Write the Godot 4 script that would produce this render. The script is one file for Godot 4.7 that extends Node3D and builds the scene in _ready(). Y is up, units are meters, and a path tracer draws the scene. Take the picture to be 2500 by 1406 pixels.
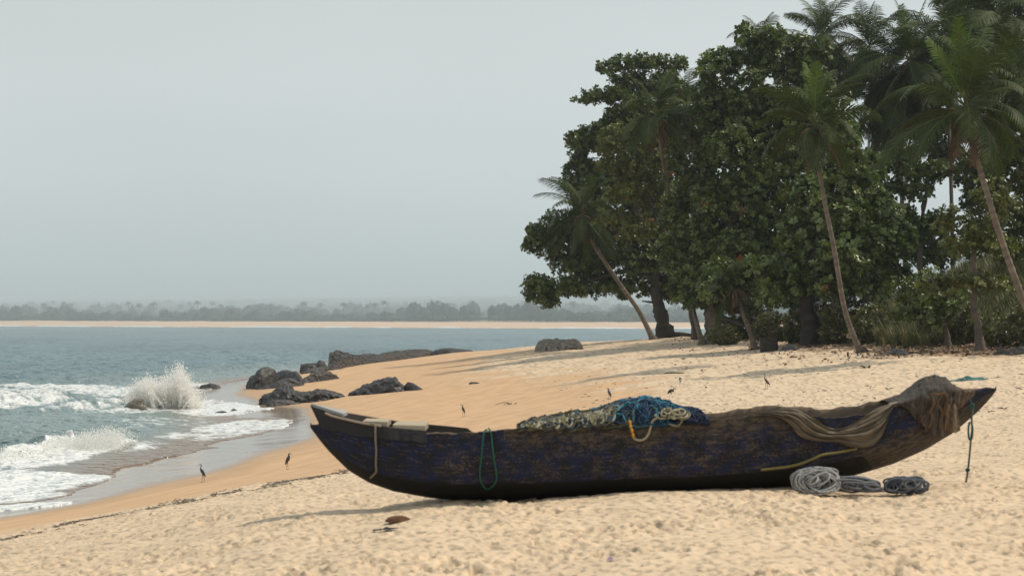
extends Node3D

# ---------------------------------------------------------------- camera and light constants
const F := 4800.0            # focal length in pixels of a 2500 pixel wide frame
const EYE := Vector3(0, 5.5, 0)
const HORIZON := 783.0
var eye := Transform3D()
var taken := {}
var mats := {}


class Shape:
	var v := PackedVector3Array()
	var c := PackedColorArray()
	var t := PackedVector2Array()
	var k := PackedInt32Array()

	func put(p: Vector3, col := Color.WHITE, uv := Vector2.ZERO) -> int:
		v.append(p)
		c.append(col)
		t.append(uv)
		return v.size() - 1

	func tri(a: int, b: int, d: int) -> void:
		k.append(a)
		k.append(b)
		k.append(d)

	func quad(a: int, b: int, d: int, e: int) -> void:
		tri(a, b, d)
		tri(a, d, e)

	func lattice(first: int, rows: int, cols: int, close := false) -> void:
		for i in rows - 1:
			for j in (cols if close else cols - 1):
				var j2 := (j + 1) % cols
				quad(first + i * cols + j, first + i * cols + j2, first + (i + 1) * cols + j2, first + (i + 1) * cols + j)

	func box(at: Transform3D, size: Vector3, col := Color.WHITE) -> void:
		var s := size / 2
		var q := [Vector3(-1, -1, -1), Vector3(1, -1, -1), Vector3(1, 1, -1), Vector3(-1, 1, -1), Vector3(-1, -1, 1), Vector3(1, -1, 1), Vector3(1, 1, 1), Vector3(-1, 1, 1)]
		for f in [[0, 1, 2, 3], [5, 4, 7, 6], [4, 0, 3, 7], [1, 5, 6, 2], [3, 2, 6, 7], [4, 5, 1, 0]]:
			var b := v.size()
			for n in f:
				put(at * (q[n] * s), col)
			quad(b, b + 1, b + 2, b + 3)

	func tube(p: PackedVector3Array, r: Variant, sides := 6, col: Variant = Color.WHITE, squash := 1.0) -> void:
		var n := p.size()
		var first := v.size()
		var side := Vector3.ZERO
		for i in n:
			var dir := (p[mini(i + 1, n - 1)] - p[maxi(i - 1, 0)]).normalized()
			if i == 0:
				side = dir.cross(Vector3.UP if absf(dir.y) < 0.9 else Vector3.RIGHT).normalized()
			else:
				side = (side - dir * side.dot(dir)).normalized()
			var up := dir.cross(side)
			var rad: float = r[i] if r is Array or r is PackedFloat32Array else r
			var tint: Color = col[i] if col is Array else col
			for j in sides:
				var a := TAU * j / sides
				put(p[i] + (side * cos(a) * squash + up * sin(a)) * rad, tint, Vector2(float(j) / sides, float(i)))
		lattice(first, n, sides, true)
		for e in [0, n - 1]:
			var tip := put(p[e], c[first + e * sides], Vector2.ZERO)
			for j in sides:
				tri(tip, first + e * sides + j, first + e * sides + (j + 1) % sides)

	func mesh(mat: Material, smooth := true) -> ArrayMesh:
		var a := []
		a.resize(Mesh.ARRAY_MAX)
		if smooth:
			var n := PackedVector3Array()
			n.resize(v.size())
			for i in range(0, k.size(), 3):
				var f := (v[k[i + 2]] - v[k[i]]).cross(v[k[i + 1]] - v[k[i]])
				n[k[i]] += f
				n[k[i + 1]] += f
				n[k[i + 2]] += f
			for i in n.size():
				n[i] = n[i].normalized()
			a[Mesh.ARRAY_NORMAL] = n
		a[Mesh.ARRAY_VERTEX] = v
		a[Mesh.ARRAY_COLOR] = c
		a[Mesh.ARRAY_TEX_UV] = t
		a[Mesh.ARRAY_INDEX] = k
		var m := ArrayMesh.new()
		m.add_surface_from_arrays(Mesh.PRIMITIVE_TRIANGLES, a)
		m.surface_set_material(0, mat)
		return m


# ---------------------------------------------------------------- naming helpers
func numbered(called: String) -> String:
	var n: int = taken.get(called, 0)
	taken[called] = n + 1
	return called if n == 0 else "%s_%03d" % [called, n]


func tag(o: Node, label := "", category := "", group := "", kind := "") -> Node:
	for e in [["label", label], ["category", category], ["group", group], ["kind", kind]]:
		if e[1] != "":
			o.set_meta(e[0], e[1])
	return o


func thing(called: String, at: Vector3, label: String, category: String, group := "") -> Node3D:
	var o := Node3D.new()
	o.name = numbered(called)
	o.position = at
	add_child(o, true)
	tag(o, label, category, group)
	return o


func part(called: String, m: Mesh, parent: Node, at := Vector3.ZERO) -> MeshInstance3D:
	var o := MeshInstance3D.new()
	o.name = numbered(called) if parent == self else called
	o.mesh = m
	o.position = at
	parent.add_child(o, true)
	return o


func scatter(called: String, m: Mesh, where: Array, cols: PackedColorArray, parent: Node) -> MultiMeshInstance3D:
	var mm := MultiMesh.new()
	mm.transform_format = MultiMesh.TRANSFORM_3D
	mm.use_colors = true
	mm.mesh = m
	mm.instance_count = where.size()
	for i in where.size():
		mm.set_instance_transform(i, where[i])
		mm.set_instance_color(i, cols[i])
	var o := MultiMeshInstance3D.new()
	o.name = numbered(called) if parent == self else called
	o.multimesh = mm
	parent.add_child(o, true)
	o.set_meta("kind", "stuff")
	return o


func rand(seed_value: int) -> RandomNumberGenerator:
	var r := RandomNumberGenerator.new()
	r.seed = seed_value
	return r


func noise(f: float, s: int, octaves := 1, kind := FastNoiseLite.TYPE_SIMPLEX) -> FastNoiseLite:
	var n := FastNoiseLite.new()
	n.noise_type = kind
	n.frequency = f
	n.seed = s
	n.fractal_type = FastNoiseLite.FRACTAL_NONE if octaves == 1 else FastNoiseLite.FRACTAL_FBM
	n.fractal_octaves = octaves
	return n


func lin(r: float, g: float, b: float) -> Color:
	return Color(r, g, b).linear_to_srgb()


func mat(called: String, col := Color.WHITE, rough := 0.8, vertex := true) -> StandardMaterial3D:
	if mats.has(called):
		return mats[called]
	var m := StandardMaterial3D.new()
	m.resource_name = called
	m.albedo_color = col
	m.roughness = rough
	m.vertex_color_use_as_albedo = vertex
	m.cull_mode = BaseMaterial3D.CULL_DISABLED
	mats[called] = m
	return m


func grain(m: StandardMaterial3D, f: float, depth_cm: float, scale: Vector3, s := 3) -> void:
	# fine relief on a triplanar mapping
	var n := NoiseTexture2D.new()
	n.width = 256
	n.height = 256
	n.seamless = true
	n.noise = noise(f, s, 4)
	m.heightmap_enabled = true
	m.heightmap_texture = n
	m.heightmap_scale = depth_cm
	m.uv1_triplanar = true
	m.uv1_world_triplanar = true
	m.uv1_scale = scale


# ---------------------------------------------------------------- places
func P(px: float, py: float, d: float) -> Vector3:
	return eye * Vector3((px - 1250.0) / F * d, (703.0 - py) / F * d, -d)


func on_level(px: float, py: float, y: float) -> Vector3:
	var dir := eye.basis * Vector3((px - 1250.0) / F, (703.0 - py) / F, -1)
	return EYE + dir * ((y - EYE.y) / dir.y)


func on_ground(px: float, py: float) -> Vector3:
	var dir := eye.basis * Vector3((px - 1250.0) / F, (703.0 - py) / F, -1)
	var d := 9.0
	var last := d
	while d < 600.0:
		var p := EYE + dir * d
		if p.y < ground(p.x, p.z):
			break
		last = d
		d *= 1.01
	for i in 12:
		var mid := (last + d) / 2
		var p := EYE + dir * mid
		if p.y < ground(p.x, p.z):
			d = mid
		else:
			last = mid
	return EYE + dir * d


func curve(points: Array, per := 6) -> PackedVector3Array:
	var out := PackedVector3Array()
	var n := points.size()
	for i in n - 1:
		for j in per:
			out.append(points[i].cubic_interpolate(points[i + 1], points[maxi(i - 1, 0)], points[mini(i + 2, n - 1)], float(j) / per))
	out.append(points[n - 1])
	return out


func table(x: float, xs: Array, ys: Array) -> float:
	if x <= xs[0]:
		return ys[0]
	for i in xs.size() - 1:
		if x <= xs[i + 1]:
			return lerpf(ys[i], ys[i + 1], (x - xs[i]) / (xs[i + 1] - xs[i]))
	return ys[-1]


# ---------------------------------------------------------------- ground: a smooth surface through surveyed heights
const NU := 150
const NV := 170
const U1 := 0.5
var v0 := log(6.0)
var v1 := log(800.0)
var field_h := PackedFloat32Array()
var field_dry := PackedFloat32Array()
var field_soil := PackedFloat32Array()
var pit_noise: FastNoiseLite
var lump_noise: FastNoiseLite
var wide_noise: FastNoiseLite
var mid_noise: FastNoiseLite
var step_noise: FastNoiseLite


func survey() -> void:
	var pts := []     # x, z, height, dryness, soil
	# seen points: picture column, picture row, height, dry, soil
	for e in [
		[-300, 1420, 2.6, 1, 0], [0, 1406, 3.0, 1, 0], [0, 1312, 2.1, 0.9, 0], [250, 1262, 2.15, 0.9, 0], [500, 1212, 2.2, 0.9, 0], [800, 1160, 2.3, 0.9, 0],
		[0, 1290, 1.6, 0, 0], [500, 1195, 1.7, 0, 0], [800, 1145, 1.8, 0, 0], [500, 1406, 3.4, 1, 0], [1250, 1406, 3.62, 1, 0], [2000, 1406, 3.7, 1, 0], [2700, 1406, 3.75, 1, 0],
		[900, 1250, 3.55, 1, 0], [600, 1256, 3.45, 1, 0], [300, 1310, 3.0, 1, 0], [1100, 1217, 3.7, 1, 0], [1600, 1198, 3.76, 1, 0], [1900, 1188, 3.79, 1, 0], [2360, 1178, 3.8, 1, 0], [2700, 1170, 3.8, 1, 0],
		[1250, 2000, 3.6, 1, 0], [0, 2000, 3.4, 1, 0], [2500, 2000, 3.7, 1, 0], [-300, 1300, 0.25, 0, 0],
		[0, 1268, 0.26, 0, 0], [190, 1238, 0.26, 0, 0], [490, 1166, 0.25, 0, 0], [495, 1180, 0.42, 0, 0], [703, 1092, 0.25, 0, 0], [703, 1146, 0.75, 0, 0], [820, 1060, 0.30, 0, 0], [250, 1222, 0.24, 0, 0], [0, 1235, 0.0, 0, 0], [300, 1150, 0.0, 0, 0], [500, 1090, 0.0, 0, 0],
		[700, 1050, 0.1, 0, 0], [700, 1025, 0.0, 0, 0], [750, 1005, 0.15, 0, 0], [0, 1150, -0.5, 0, 0], [300, 1050, -0.6, 0, 0], [0, 1000, -0.9, 0, 0], [300, 950, -0.8, 0, 0],
	]:
		pts.append(seen(e))
	for e in [
		[500, 958, 0.05, 0, 0], [560, 945, 0.2, 0, 0], [620, 960, 0.3, 0, 0], [640, 995, 0.25, 0, 0], [900, 1020, 0.9, 0, 0], [1128, 1016, 1.2, 0, 0], [800, 1000, 0.5, 0, 0],
		[850, 970, 0.7, 0, 0], [1000, 955, 1.1, 0, 0], [700, 930, 0.5, 0, 0], [840, 912, 0.9, 0, 0], [1000, 890, 1.3, 0, 0], [800, 905, 0.75, 0, 0], [870, 894, 1.0, 0, 0], [945, 883, 1.3, 0, 0], [1072, 864, 1.5, 0, 0], [1100, 868, 1.5, 0, 0], [1150, 856, 1.6, 0.2, 0],
		[1230, 890, 2.2, 0.9, 0], [1200, 870, 2.2, 0.4, 0], [1100, 910, 1.6, 0, 0], [1480, 977, 2.0, 0.2, 0], [1300, 960, 1.6, 0, 0], [1640, 965, 2.4, 0.8, 0], [1867, 948, 2.75, 1, 0],
		[2100, 960, 3.0, 1, 0], [2500, 960, 3.3, 1, 0], [1500, 900, 2.6, 0.8, 0], [1800, 900, 3.0, 1, 0], [2120, 900, 3.3, 1, 0], [2450, 900, 3.5, 1, 0], [1360, 856, 2.9, 0.7, 0],
		[1480, 838, 3.4, 0.8, 0], [1600, 824, 3.9, 0.8, 0.1], [1720, 840, 3.7, 0.8, 0.2], [1850, 853, 3.6, 0.9, 0.1], [2105, 862, 3.68, 0.9, 0.2], [2300, 868, 3.75, 0.9, 0.1], [2500, 870, 3.75, 0.9, 0.1],
	]:
		pts.append(seen(e))
	for e in [
		[2310, 862, 3.84, 0.4, 1], [2310, 846, 4.0, 0.3, 1], [2400, 864, 3.82, 0.4, 1], [2400, 850, 3.98, 0.3, 1], [2500, 862, 3.85, 0.4, 1], [2500, 846, 4.05, 0.3, 1], [2190, 860, 3.84, 0.4, 1], [2200, 838, 4.15, 0.3, 1], [2120, 846, 3.92, 0.5, 0.8], [2000, 842, 3.95, 0.5, 0.9], [1300, 846, 2.5, 0.5, 0], [1450, 833, 3.2, 0.6, 0],
	]:
		pts.append(seen(e))
	# heights behind what is seen: x, z, height, dry, soil
	for e in [
		[32, -130, 7.6, 0, 1], [28.5, -130, 5.6, 0, 1], [26, -140, 5.2, 0, 1], [36, -146, 9.6, 0, 1], [25, -160, 4.9, 0, 1], [19.5, -170, 4.4, 0, 1], [13, -250, 0.6, 0.5, 0.3],
		[-6, -300, -1, 0, 0], [4, -290, -0.7, 0, 0], [20, -235, 2.0, 0.5, 0.5], [40, -260, 5, 0, 1], [60, -400, 3, 0, 1], [100, -300, 10, 0, 1], [0, -400, -3, 0, 0], [80, -640, -2, 0, 0.5],
		[-30, -300, -3, 0, 0], [-60, -250, -3.5, 0, 0], [-100, -400, -4, 0, 0], [-60, -120, -2.5, 0, 0], [-30, -70, -1.4, 0, 0], [-22, -50, -0.8, 0, 0], [-13.5, -30, 0.8, 0, 0], [-250, -700, -5, 0, 0],
		[60, -130, 12, 0, 1], [45, -100, 6.5, 0, 1], [-6, -13, 2.9, 1, 0],
	]:
		pts.append(e)
	var n := pts.size()
	var uv := PackedVector2Array()
	for e in pts:
		uv.append(Vector2(float(e[0]) / -float(e[1]) * 4.0, log(-float(e[1]))))
	# thin plate spline: three right-hand sides at once
	var m := n + 3
	var rows := []
	for i in m:
		var r := PackedFloat64Array()
		r.resize(m + 3)
		rows.append(r)
	for i in n:
		for j in n:
			rows[i][j] = bend(uv[i].distance_squared_to(uv[j])) if i != j else bend(0.0) + 0.002
		rows[i][n] = 1.0
		rows[i][n + 1] = uv[i].x
		rows[i][n + 2] = uv[i].y
		rows[n][i] = 1.0
		rows[n + 1][i] = uv[i].x
		rows[n + 2][i] = uv[i].y
		for q in 3:
			rows[i][m + q] = pts[i][2 + q]
	for a in m:
		var best := a
		for b in range(a + 1, m):
			if absf(rows[b][a]) > absf(rows[best][a]):
				best = b
		var swap: PackedFloat64Array = rows[a]
		rows[a] = rows[best]
		rows[best] = swap
		var ra: PackedFloat64Array = rows[a]
		for b in range(a + 1, m):
			var rb: PackedFloat64Array = rows[b]
			var k := rb[a] / ra[a]
			if k != 0.0:
				for q in range(a, m + 3):
					rb[q] -= k * ra[q]
				rows[b] = rb
	var w := []
	for q in 3:
		var x := PackedFloat64Array()
		x.resize(m)
		for a in range(m - 1, -1, -1):
			var s: float = rows[a][m + q]
			for b in range(a + 1, m):
				s -= rows[a][b] * x[b]
			x[a] = s / rows[a][a]
		w.append(x)
	var wh: PackedFloat64Array = w[0]
	var wd: PackedFloat64Array = w[1]
	var ws: PackedFloat64Array = w[2]
	for f in [field_h, field_dry, field_soil]:
		f.resize(NU * NV)
	for i in NV:
		var y := lerpf(v0, v1, float(i) / (NV - 1))
		for j in NU:
			var p := Vector2(lerpf(-U1, U1, float(j) / (NU - 1)) * 4.0, y)
			var h := wh[n] + wh[n + 1] * p.x + wh[n + 2] * p.y
			var dr := wd[n] + wd[n + 1] * p.x + wd[n + 2] * p.y
			var so := ws[n] + ws[n + 1] * p.x + ws[n + 2] * p.y
			for a in n:
				var b := bend(p.distance_squared_to(uv[a]))
				h += wh[a] * b
				dr += wd[a] * b
				so += ws[a] * b
			field_h[i * NU + j] = h
			field_dry[i * NU + j] = clampf(dr, 0, 1)
			field_soil[i * NU + j] = clampf(so, 0, 1)
	for q in 3:
		field_h = blurred(field_h)
	field_dry = blurred(blurred(field_dry))
	field_soil = blurred(field_soil)


func blurred(f: PackedFloat32Array) -> PackedFloat32Array:
	var o := f.duplicate()
	for i in range(1, NV - 1):
		for j in range(1, NU - 1):
			var k := i * NU + j
			o[k] = 0.25 * f[k] + 0.125 * (f[k - 1] + f[k + 1] + f[k - NU] + f[k + NU]) + 0.0625 * (f[k - NU - 1] + f[k - NU + 1] + f[k + NU - 1] + f[k + NU + 1])
	return o


func seen(e: Array) -> Array:
	var p := on_level(e[0], e[1], e[2])
	return [p.x, p.z, e[2], e[3], e[4]]


func bend(r2: float) -> float:
	return -sqrt(r2 + 0.0004)


func field(f: PackedFloat32Array, x: float, z: float) -> float:
	var d := maxf(-z, 6.01)
	var a := clampf((x / d + U1) / (2 * U1) * (NU - 1), 0.0, NU - 1.001)
	var b := clampf((log(d) - v0) / (v1 - v0) * (NV - 1), 0.0, NV - 1.001)
	var j := int(a)
	var i := int(b)
	a -= j
	b -= i
	var o := i * NU + j
	return lerpf(lerpf(f[o], f[o + 1], a), lerpf(f[o + NU], f[o + NU + 1], a), b)


func relief(x: float, z: float, dry: float) -> float:
	var r := wide_noise.get_noise_2d(x, z) * (0.012 + 0.035 * dry)
	if dry > 0.02:
		var n := pit_noise.get_noise_2d(x, z * 0.8)
		var foot := step_noise.get_noise_2d(x, z * 0.75)
		var amount := dry * clampf(0.62 + 1.0 * mid_noise.get_noise_2d(x * 0.35 + 40.0, z * 0.35), 0.3, 1.3)
		r += amount * (lump_noise.get_noise_2d(x, z) * 0.016 - maxf(0.0, n - 0.20) * 0.085 + mid_noise.get_noise_2d(x, z) * 0.022 - maxf(0.0, foot - 0.35) * 0.07)
	return r


func ground(x: float, z: float) -> float:
	return field(field_h, x, z) + relief(x, z, field(field_dry, x, z))


func grid_mesh(p: PackedVector3Array, c: PackedColorArray, t: PackedVector2Array, t2: PackedVector2Array, rows: int, cols: int, m: Material) -> ArrayMesh:
	var n := PackedVector3Array()
	n.resize(p.size())
	for i in rows:
		var a := maxi(i - 1, 0) * cols
		var b := mini(i + 1, rows - 1) * cols
		for j in cols:
			n[i * cols + j] = (p[i * cols + mini(j + 1, cols - 1)] - p[i * cols + maxi(j - 1, 0)]).cross(p[b + j] - p[a + j]).normalized()
	var k := PackedInt32Array()
	k.resize((rows - 1) * (cols - 1) * 6)
	var q := 0
	for i in rows - 1:
		for j in cols - 1:
			var o := i * cols + j
			k[q] = o
			k[q + 1] = o + cols
			k[q + 2] = o + 1
			k[q + 3] = o + 1
			k[q + 4] = o + cols
			k[q + 5] = o + cols + 1
			q += 6
	var a := []
	a.resize(Mesh.ARRAY_MAX)
	a[Mesh.ARRAY_VERTEX] = p
	a[Mesh.ARRAY_NORMAL] = n
	a[Mesh.ARRAY_COLOR] = c
	a[Mesh.ARRAY_TEX_UV] = t
	if t2.size():
		a[Mesh.ARRAY_TEX_UV2] = t2
	a[Mesh.ARRAY_INDEX] = k
	var me := ArrayMesh.new()
	me.add_surface_from_arrays(Mesh.PRIMITIVE_TRIANGLES, a)
	me.surface_set_material(0, m)
	return me


func build_beach() -> void:
	var ds := PackedFloat32Array()
	for i in 560:
		ds.append(9.0 * pow(42.0 / 9.0, i / 560.0))
	for i in 480:
		ds.append(42.0 * pow(720.0 / 42.0, i / 479.0))
	var cols := 600
	var rows := ds.size()
	var p := PackedVector3Array()
	var c := PackedColorArray()
	var t := PackedVector2Array()
	var t2 := PackedVector2Array()
	p.resize(rows * cols)
	c.resize(rows * cols)
	t.resize(rows * cols)
	t2.resize(rows * cols)
	var tone := noise(0.7, 31, 3)
	var speck := noise(9.0, 32, 2)
	var streak := noise(0.5, 33, 2)
	var edge := noise(0.15, 34, 2)
	var fleck_noise := noise(6.5, 35, 3)
	var pale := Color(0.655, 0.495, 0.335)
	var moist := Color(0.56, 0.355, 0.195)
	var wetc := Color(0.27, 0.185, 0.12)
	var soilc := Color(0.15, 0.095, 0.055)
	for i in rows:
		var d := ds[i]
		for j in cols:
			var x := lerpf(-0.40, 0.42, float(j) / (cols - 1)) * d
			var hb := field(field_h, x, -d)
			var dry := field(field_dry, x, -d)
			var soil := field(field_soil, x, -d)
			dry = smoothstep(0.25, 0.75, dry + edge.get_noise_2d(x, -d) * 0.35)
			var y := hb + relief(x, -d, dry) + soil * tone.get_noise_2d(x * 1.5, -d * 1.5) * 0.12
			var o := i * cols + j
			p[o] = Vector3(x, y, -d)
			var col := moist.lerp(pale, dry)
			col = col * (1.0 + 0.10 * tone.get_noise_2d(x, -d) + 0.13 * dry * speck.get_noise_2d(x, -d) + 0.10 * (1.0 - dry) * streak.get_noise_2d(x * 2.0 - d * 0.3, -d * 0.4 + x))
			var fleck := fleck_noise.get_noise_2d(x, -d * 0.7)
			if dry > 0.2 and fleck > 0.26:
				col = col * (1.0 - 0.42 * dry * smoothstep(0.26, 0.42, fleck))
			if soil > 0.05:
				col = col.lerp(soilc * (1.0 + 0.5 * speck.get_noise_2d(x, -d)), smoothstep(0.35, 0.75, soil + 0.35 * tone.get_noise_2d(x * 0.7, -d * 0.7)))
			var wet := 1.0 - smoothstep(0.19, 0.36, hb + 0.05 * edge.get_noise_2d(x * 0.5, -d * 0.3))
			var damp := 1.0 - smoothstep(0.26, 0.6, hb)
			col = col.lerp(wetc, maxf(wet, 0.35 * damp))
			c[o] = col
			t[o] = Vector2(0.01 + 0.98 * wet, 0.5)
			t2[o] = Vector2(x, -d) * 0.9
	var m := mat("sand", Color.WHITE, 1.0)
	var g := GradientTexture2D.new()
	g.width = 256
	g.height = 4
	var gr := Gradient.new()
	gr.set_color(0, Color(0.92, 0.92, 0.92))
	gr.set_color(1, Color(0.11, 0.11, 0.11))
	g.gradient = gr
	m.roughness_texture = g
	m.texture_repeat = false
	m.metallic_specular = 0.5
	var o := part("beach", grid_mesh(p, c, t, t2, rows, cols, m), self)
	tag(o, "pale footprint-dimpled sand sloping to smooth orange sand and a wet mirror-like edge", "beach", "", "structure")


# ---------------------------------------------------------------- sea
var foam_spots := []
var ridges := []


func prepare_sea() -> void:
	for e in [
		[250, 955, 280, 13, 0.62], [60, 985, 100, 14, 0.66], [430, 988, 110, 12, 0.8], [290, 1003, 220, 8, 0.55], [560, 1000, 120, 16, 0.85], [690, 1000, 80, 9, 0.75],
		[600, 1042, 130, 20, 0.68], [500, 1060, 120, 16, 0.55], [380, 1030, 160, 14, 0.4], [240, 1092, 70, 20, 1.1], [110, 1118, 110, 26, 0.95], [20, 1130, 60, 26, 0.8], [80, 1180, 150, 26, 1.0],
		[180, 1172, 80, 16, 0.95], [50, 1212, 110, 16, 0.95], [40, 1246, 150, 12, 1.2], [-100, 1190, 120, 50, 0.9], [340, 1090, 60, 16, 0.5], [130, 945, 160, 5, 0.7], [430, 940, 110, 6, 0.7], [-80, 965, 120, 14, 0.6],
	]:
		var p := on_level(e[0], e[1], 0)
		var d := -p.z
		foam_spots.append([p.x, p.z, e[2] / F * d, e[3] * d * d / (5.5 * F), e[4]])
	for e in [[-60, 1082, 130, 1092, 0.4, 1.2], [120, 1096, 285, 1090, 0.72, 1.1], [20, 986, 150, 978, 0.6, 2.2], [-140, 992, 20, 986, 0.5, 2.2], [180, 1003, 320, 996, 0.6, 2.0], [-120, 1125, 150, 1108, 0.45, 1.0], [-60, 1180, 120, 1160, 0.22, 0.8]]:
		var a := on_level(e[0], e[1], 0)
		var b := on_level(e[2], e[3], 0)
		ridges.append([Vector2(a.x, a.z), Vector2(b.x, b.z), e[4], e[5]])


func build_sea() -> void:
	prepare_sea()
	var rows := 720
	var cols := 440
	var p := PackedVector3Array()
	var c := PackedColorArray()
	var t := PackedVector2Array()
	p.resize(rows * cols)
	c.resize(rows * cols)
	t.resize(rows * cols)
	var chop := noise(0.34, 41, 3)
	var chop2 := noise(0.8, 42, 2)
	var patch := noise(0.012, 43, 2)
	var lace := noise(0.55, 44, 4)
	var fine := noise(2.2, 45, 2)
	var lobe := noise(0.09, 46, 2)
	var deep := Color(0.080, 0.158, 0.185)
	var teal := Color(0.165, 0.235, 0.230)
	var sandy := Color(0.24, 0.165, 0.11)
	var white := Color(0.86, 0.86, 0.84)
	for i in rows:
		var d := 40.0 * pow(2000.0 / 40.0, float(i) / (rows - 1))
		var z := -d
		for j in cols:
			var x := lerpf(-0.42, 0.40, float(j) / (cols - 1)) * d
			var hb := field(field_h, x, z) if d < 700.0 else -5.0
			if x < -0.37 * d:
				hb = minf(hb, -0.3)
			var deepness := clampf(-hb, 0.0, 3.0)
			var calm := clampf(deepness / 1.2, 0.04, 1.0)
			var fade := clampf(140.0 / d, 0.25, 1.0)
			var y := chop.get_noise_2d(x * 0.6, z) * 0.24 * calm + chop2.get_noise_2d(x * 0.6, z) * 0.12 * calm * fade
			y += chop.get_noise_2d(x * 0.16 + 300.0, z * 0.16) * 0.22 * calm
			var mask := 0.0
			var ridge := 0.0
			if d < 260.0 and x < 8.0:
				for f in foam_spots:
					var a: float = (x - f[0]) / f[2]
					var b: float = (z - f[1]) / f[3]
					var r := a * a + b * b
					if r < 1.6:
						mask = maxf(mask, f[4] * (1.0 - smoothstep(0.25, 1.6, r)))
				for f in ridges:
					var near := Geometry2D.get_closest_point_to_segment(Vector2(x, z), f[0], f[1])
					var off: float = Vector2(x - near.x, z - near.y).length() / f[3]
					if off < 2.5:
						ridge = maxf(ridge, f[2] * exp(-off * off))
			var l := lace.get_noise_2d(x, z * 0.75) * 0.5 + fine.get_noise_2d(x, z) * 0.28
			var foam := smoothstep(0.42, 0.62, mask + l * 0.55) if mask > 0.02 else 0.0
			if ridge > 0.02:
				y += ridge * (1.0 + 0.35 * lace.get_noise_2d(x * 1.3, z * 1.3))
			y += foam * (0.05 + 0.06 * fine.get_noise_2d(x * 1.2, z * 1.2) + 0.12 * minf(1.0, ridge * 2.5) * lace.get_noise_2d(x * 2.2, z * 2.2)) * minf(1.0, mask + 0.2)
			# the thin sheet that runs up the sand
			var reach := -0.02 + 0.27 * mask + 0.05 * lobe.get_noise_2d(x, z) + 0.02 * lace.get_noise_2d(x * 0.6, z * 0.6)
			if hb > -0.4:
				if hb < reach:
					y = maxf(y * 0.5, hb + 0.012 + 0.03 * foam)
					if mask > 0.3 and reach - hb < 0.035:
						foam = maxf(foam, smoothstep(0.4, 0.5, mask + 0.1))
				else:
					y = hb - 0.25
			var shade := deep.lerp(teal, 1.0 - smoothstep(0.4, 2.4, deepness)).lerp(sandy, 1.0 - smoothstep(0.05, 0.42, deepness))
			shade = shade * (1.0 + 0.25 * patch.get_noise_2d(x, z * 0.35))
			var o := i * cols + j
			p[o] = Vector3(x, y, z)
			c[o] = shade.lerp(white, foam)
			t[o] = Vector2(x, z) / 37.0
	var m := mat("sea_water", Color.WHITE, 0.22)
	var rip := NoiseTexture2D.new()
	rip.width = 1024
	rip.height = 1024
	rip.seamless = true
	rip.as_normal_map = true
	rip.bump_strength = 14.0
	rip.noise = noise(0.03, 47, 4)
	m.normal_enabled = true
	m.normal_texture = rip
	m.normal_scale = 0.9
	var o := part("sea", grid_mesh(p, c, t, PackedVector2Array(), rows, cols, m), self)
	tag(o, "choppy grey-teal sea with white surf running onto the sand", "sea", "", "structure")


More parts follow.
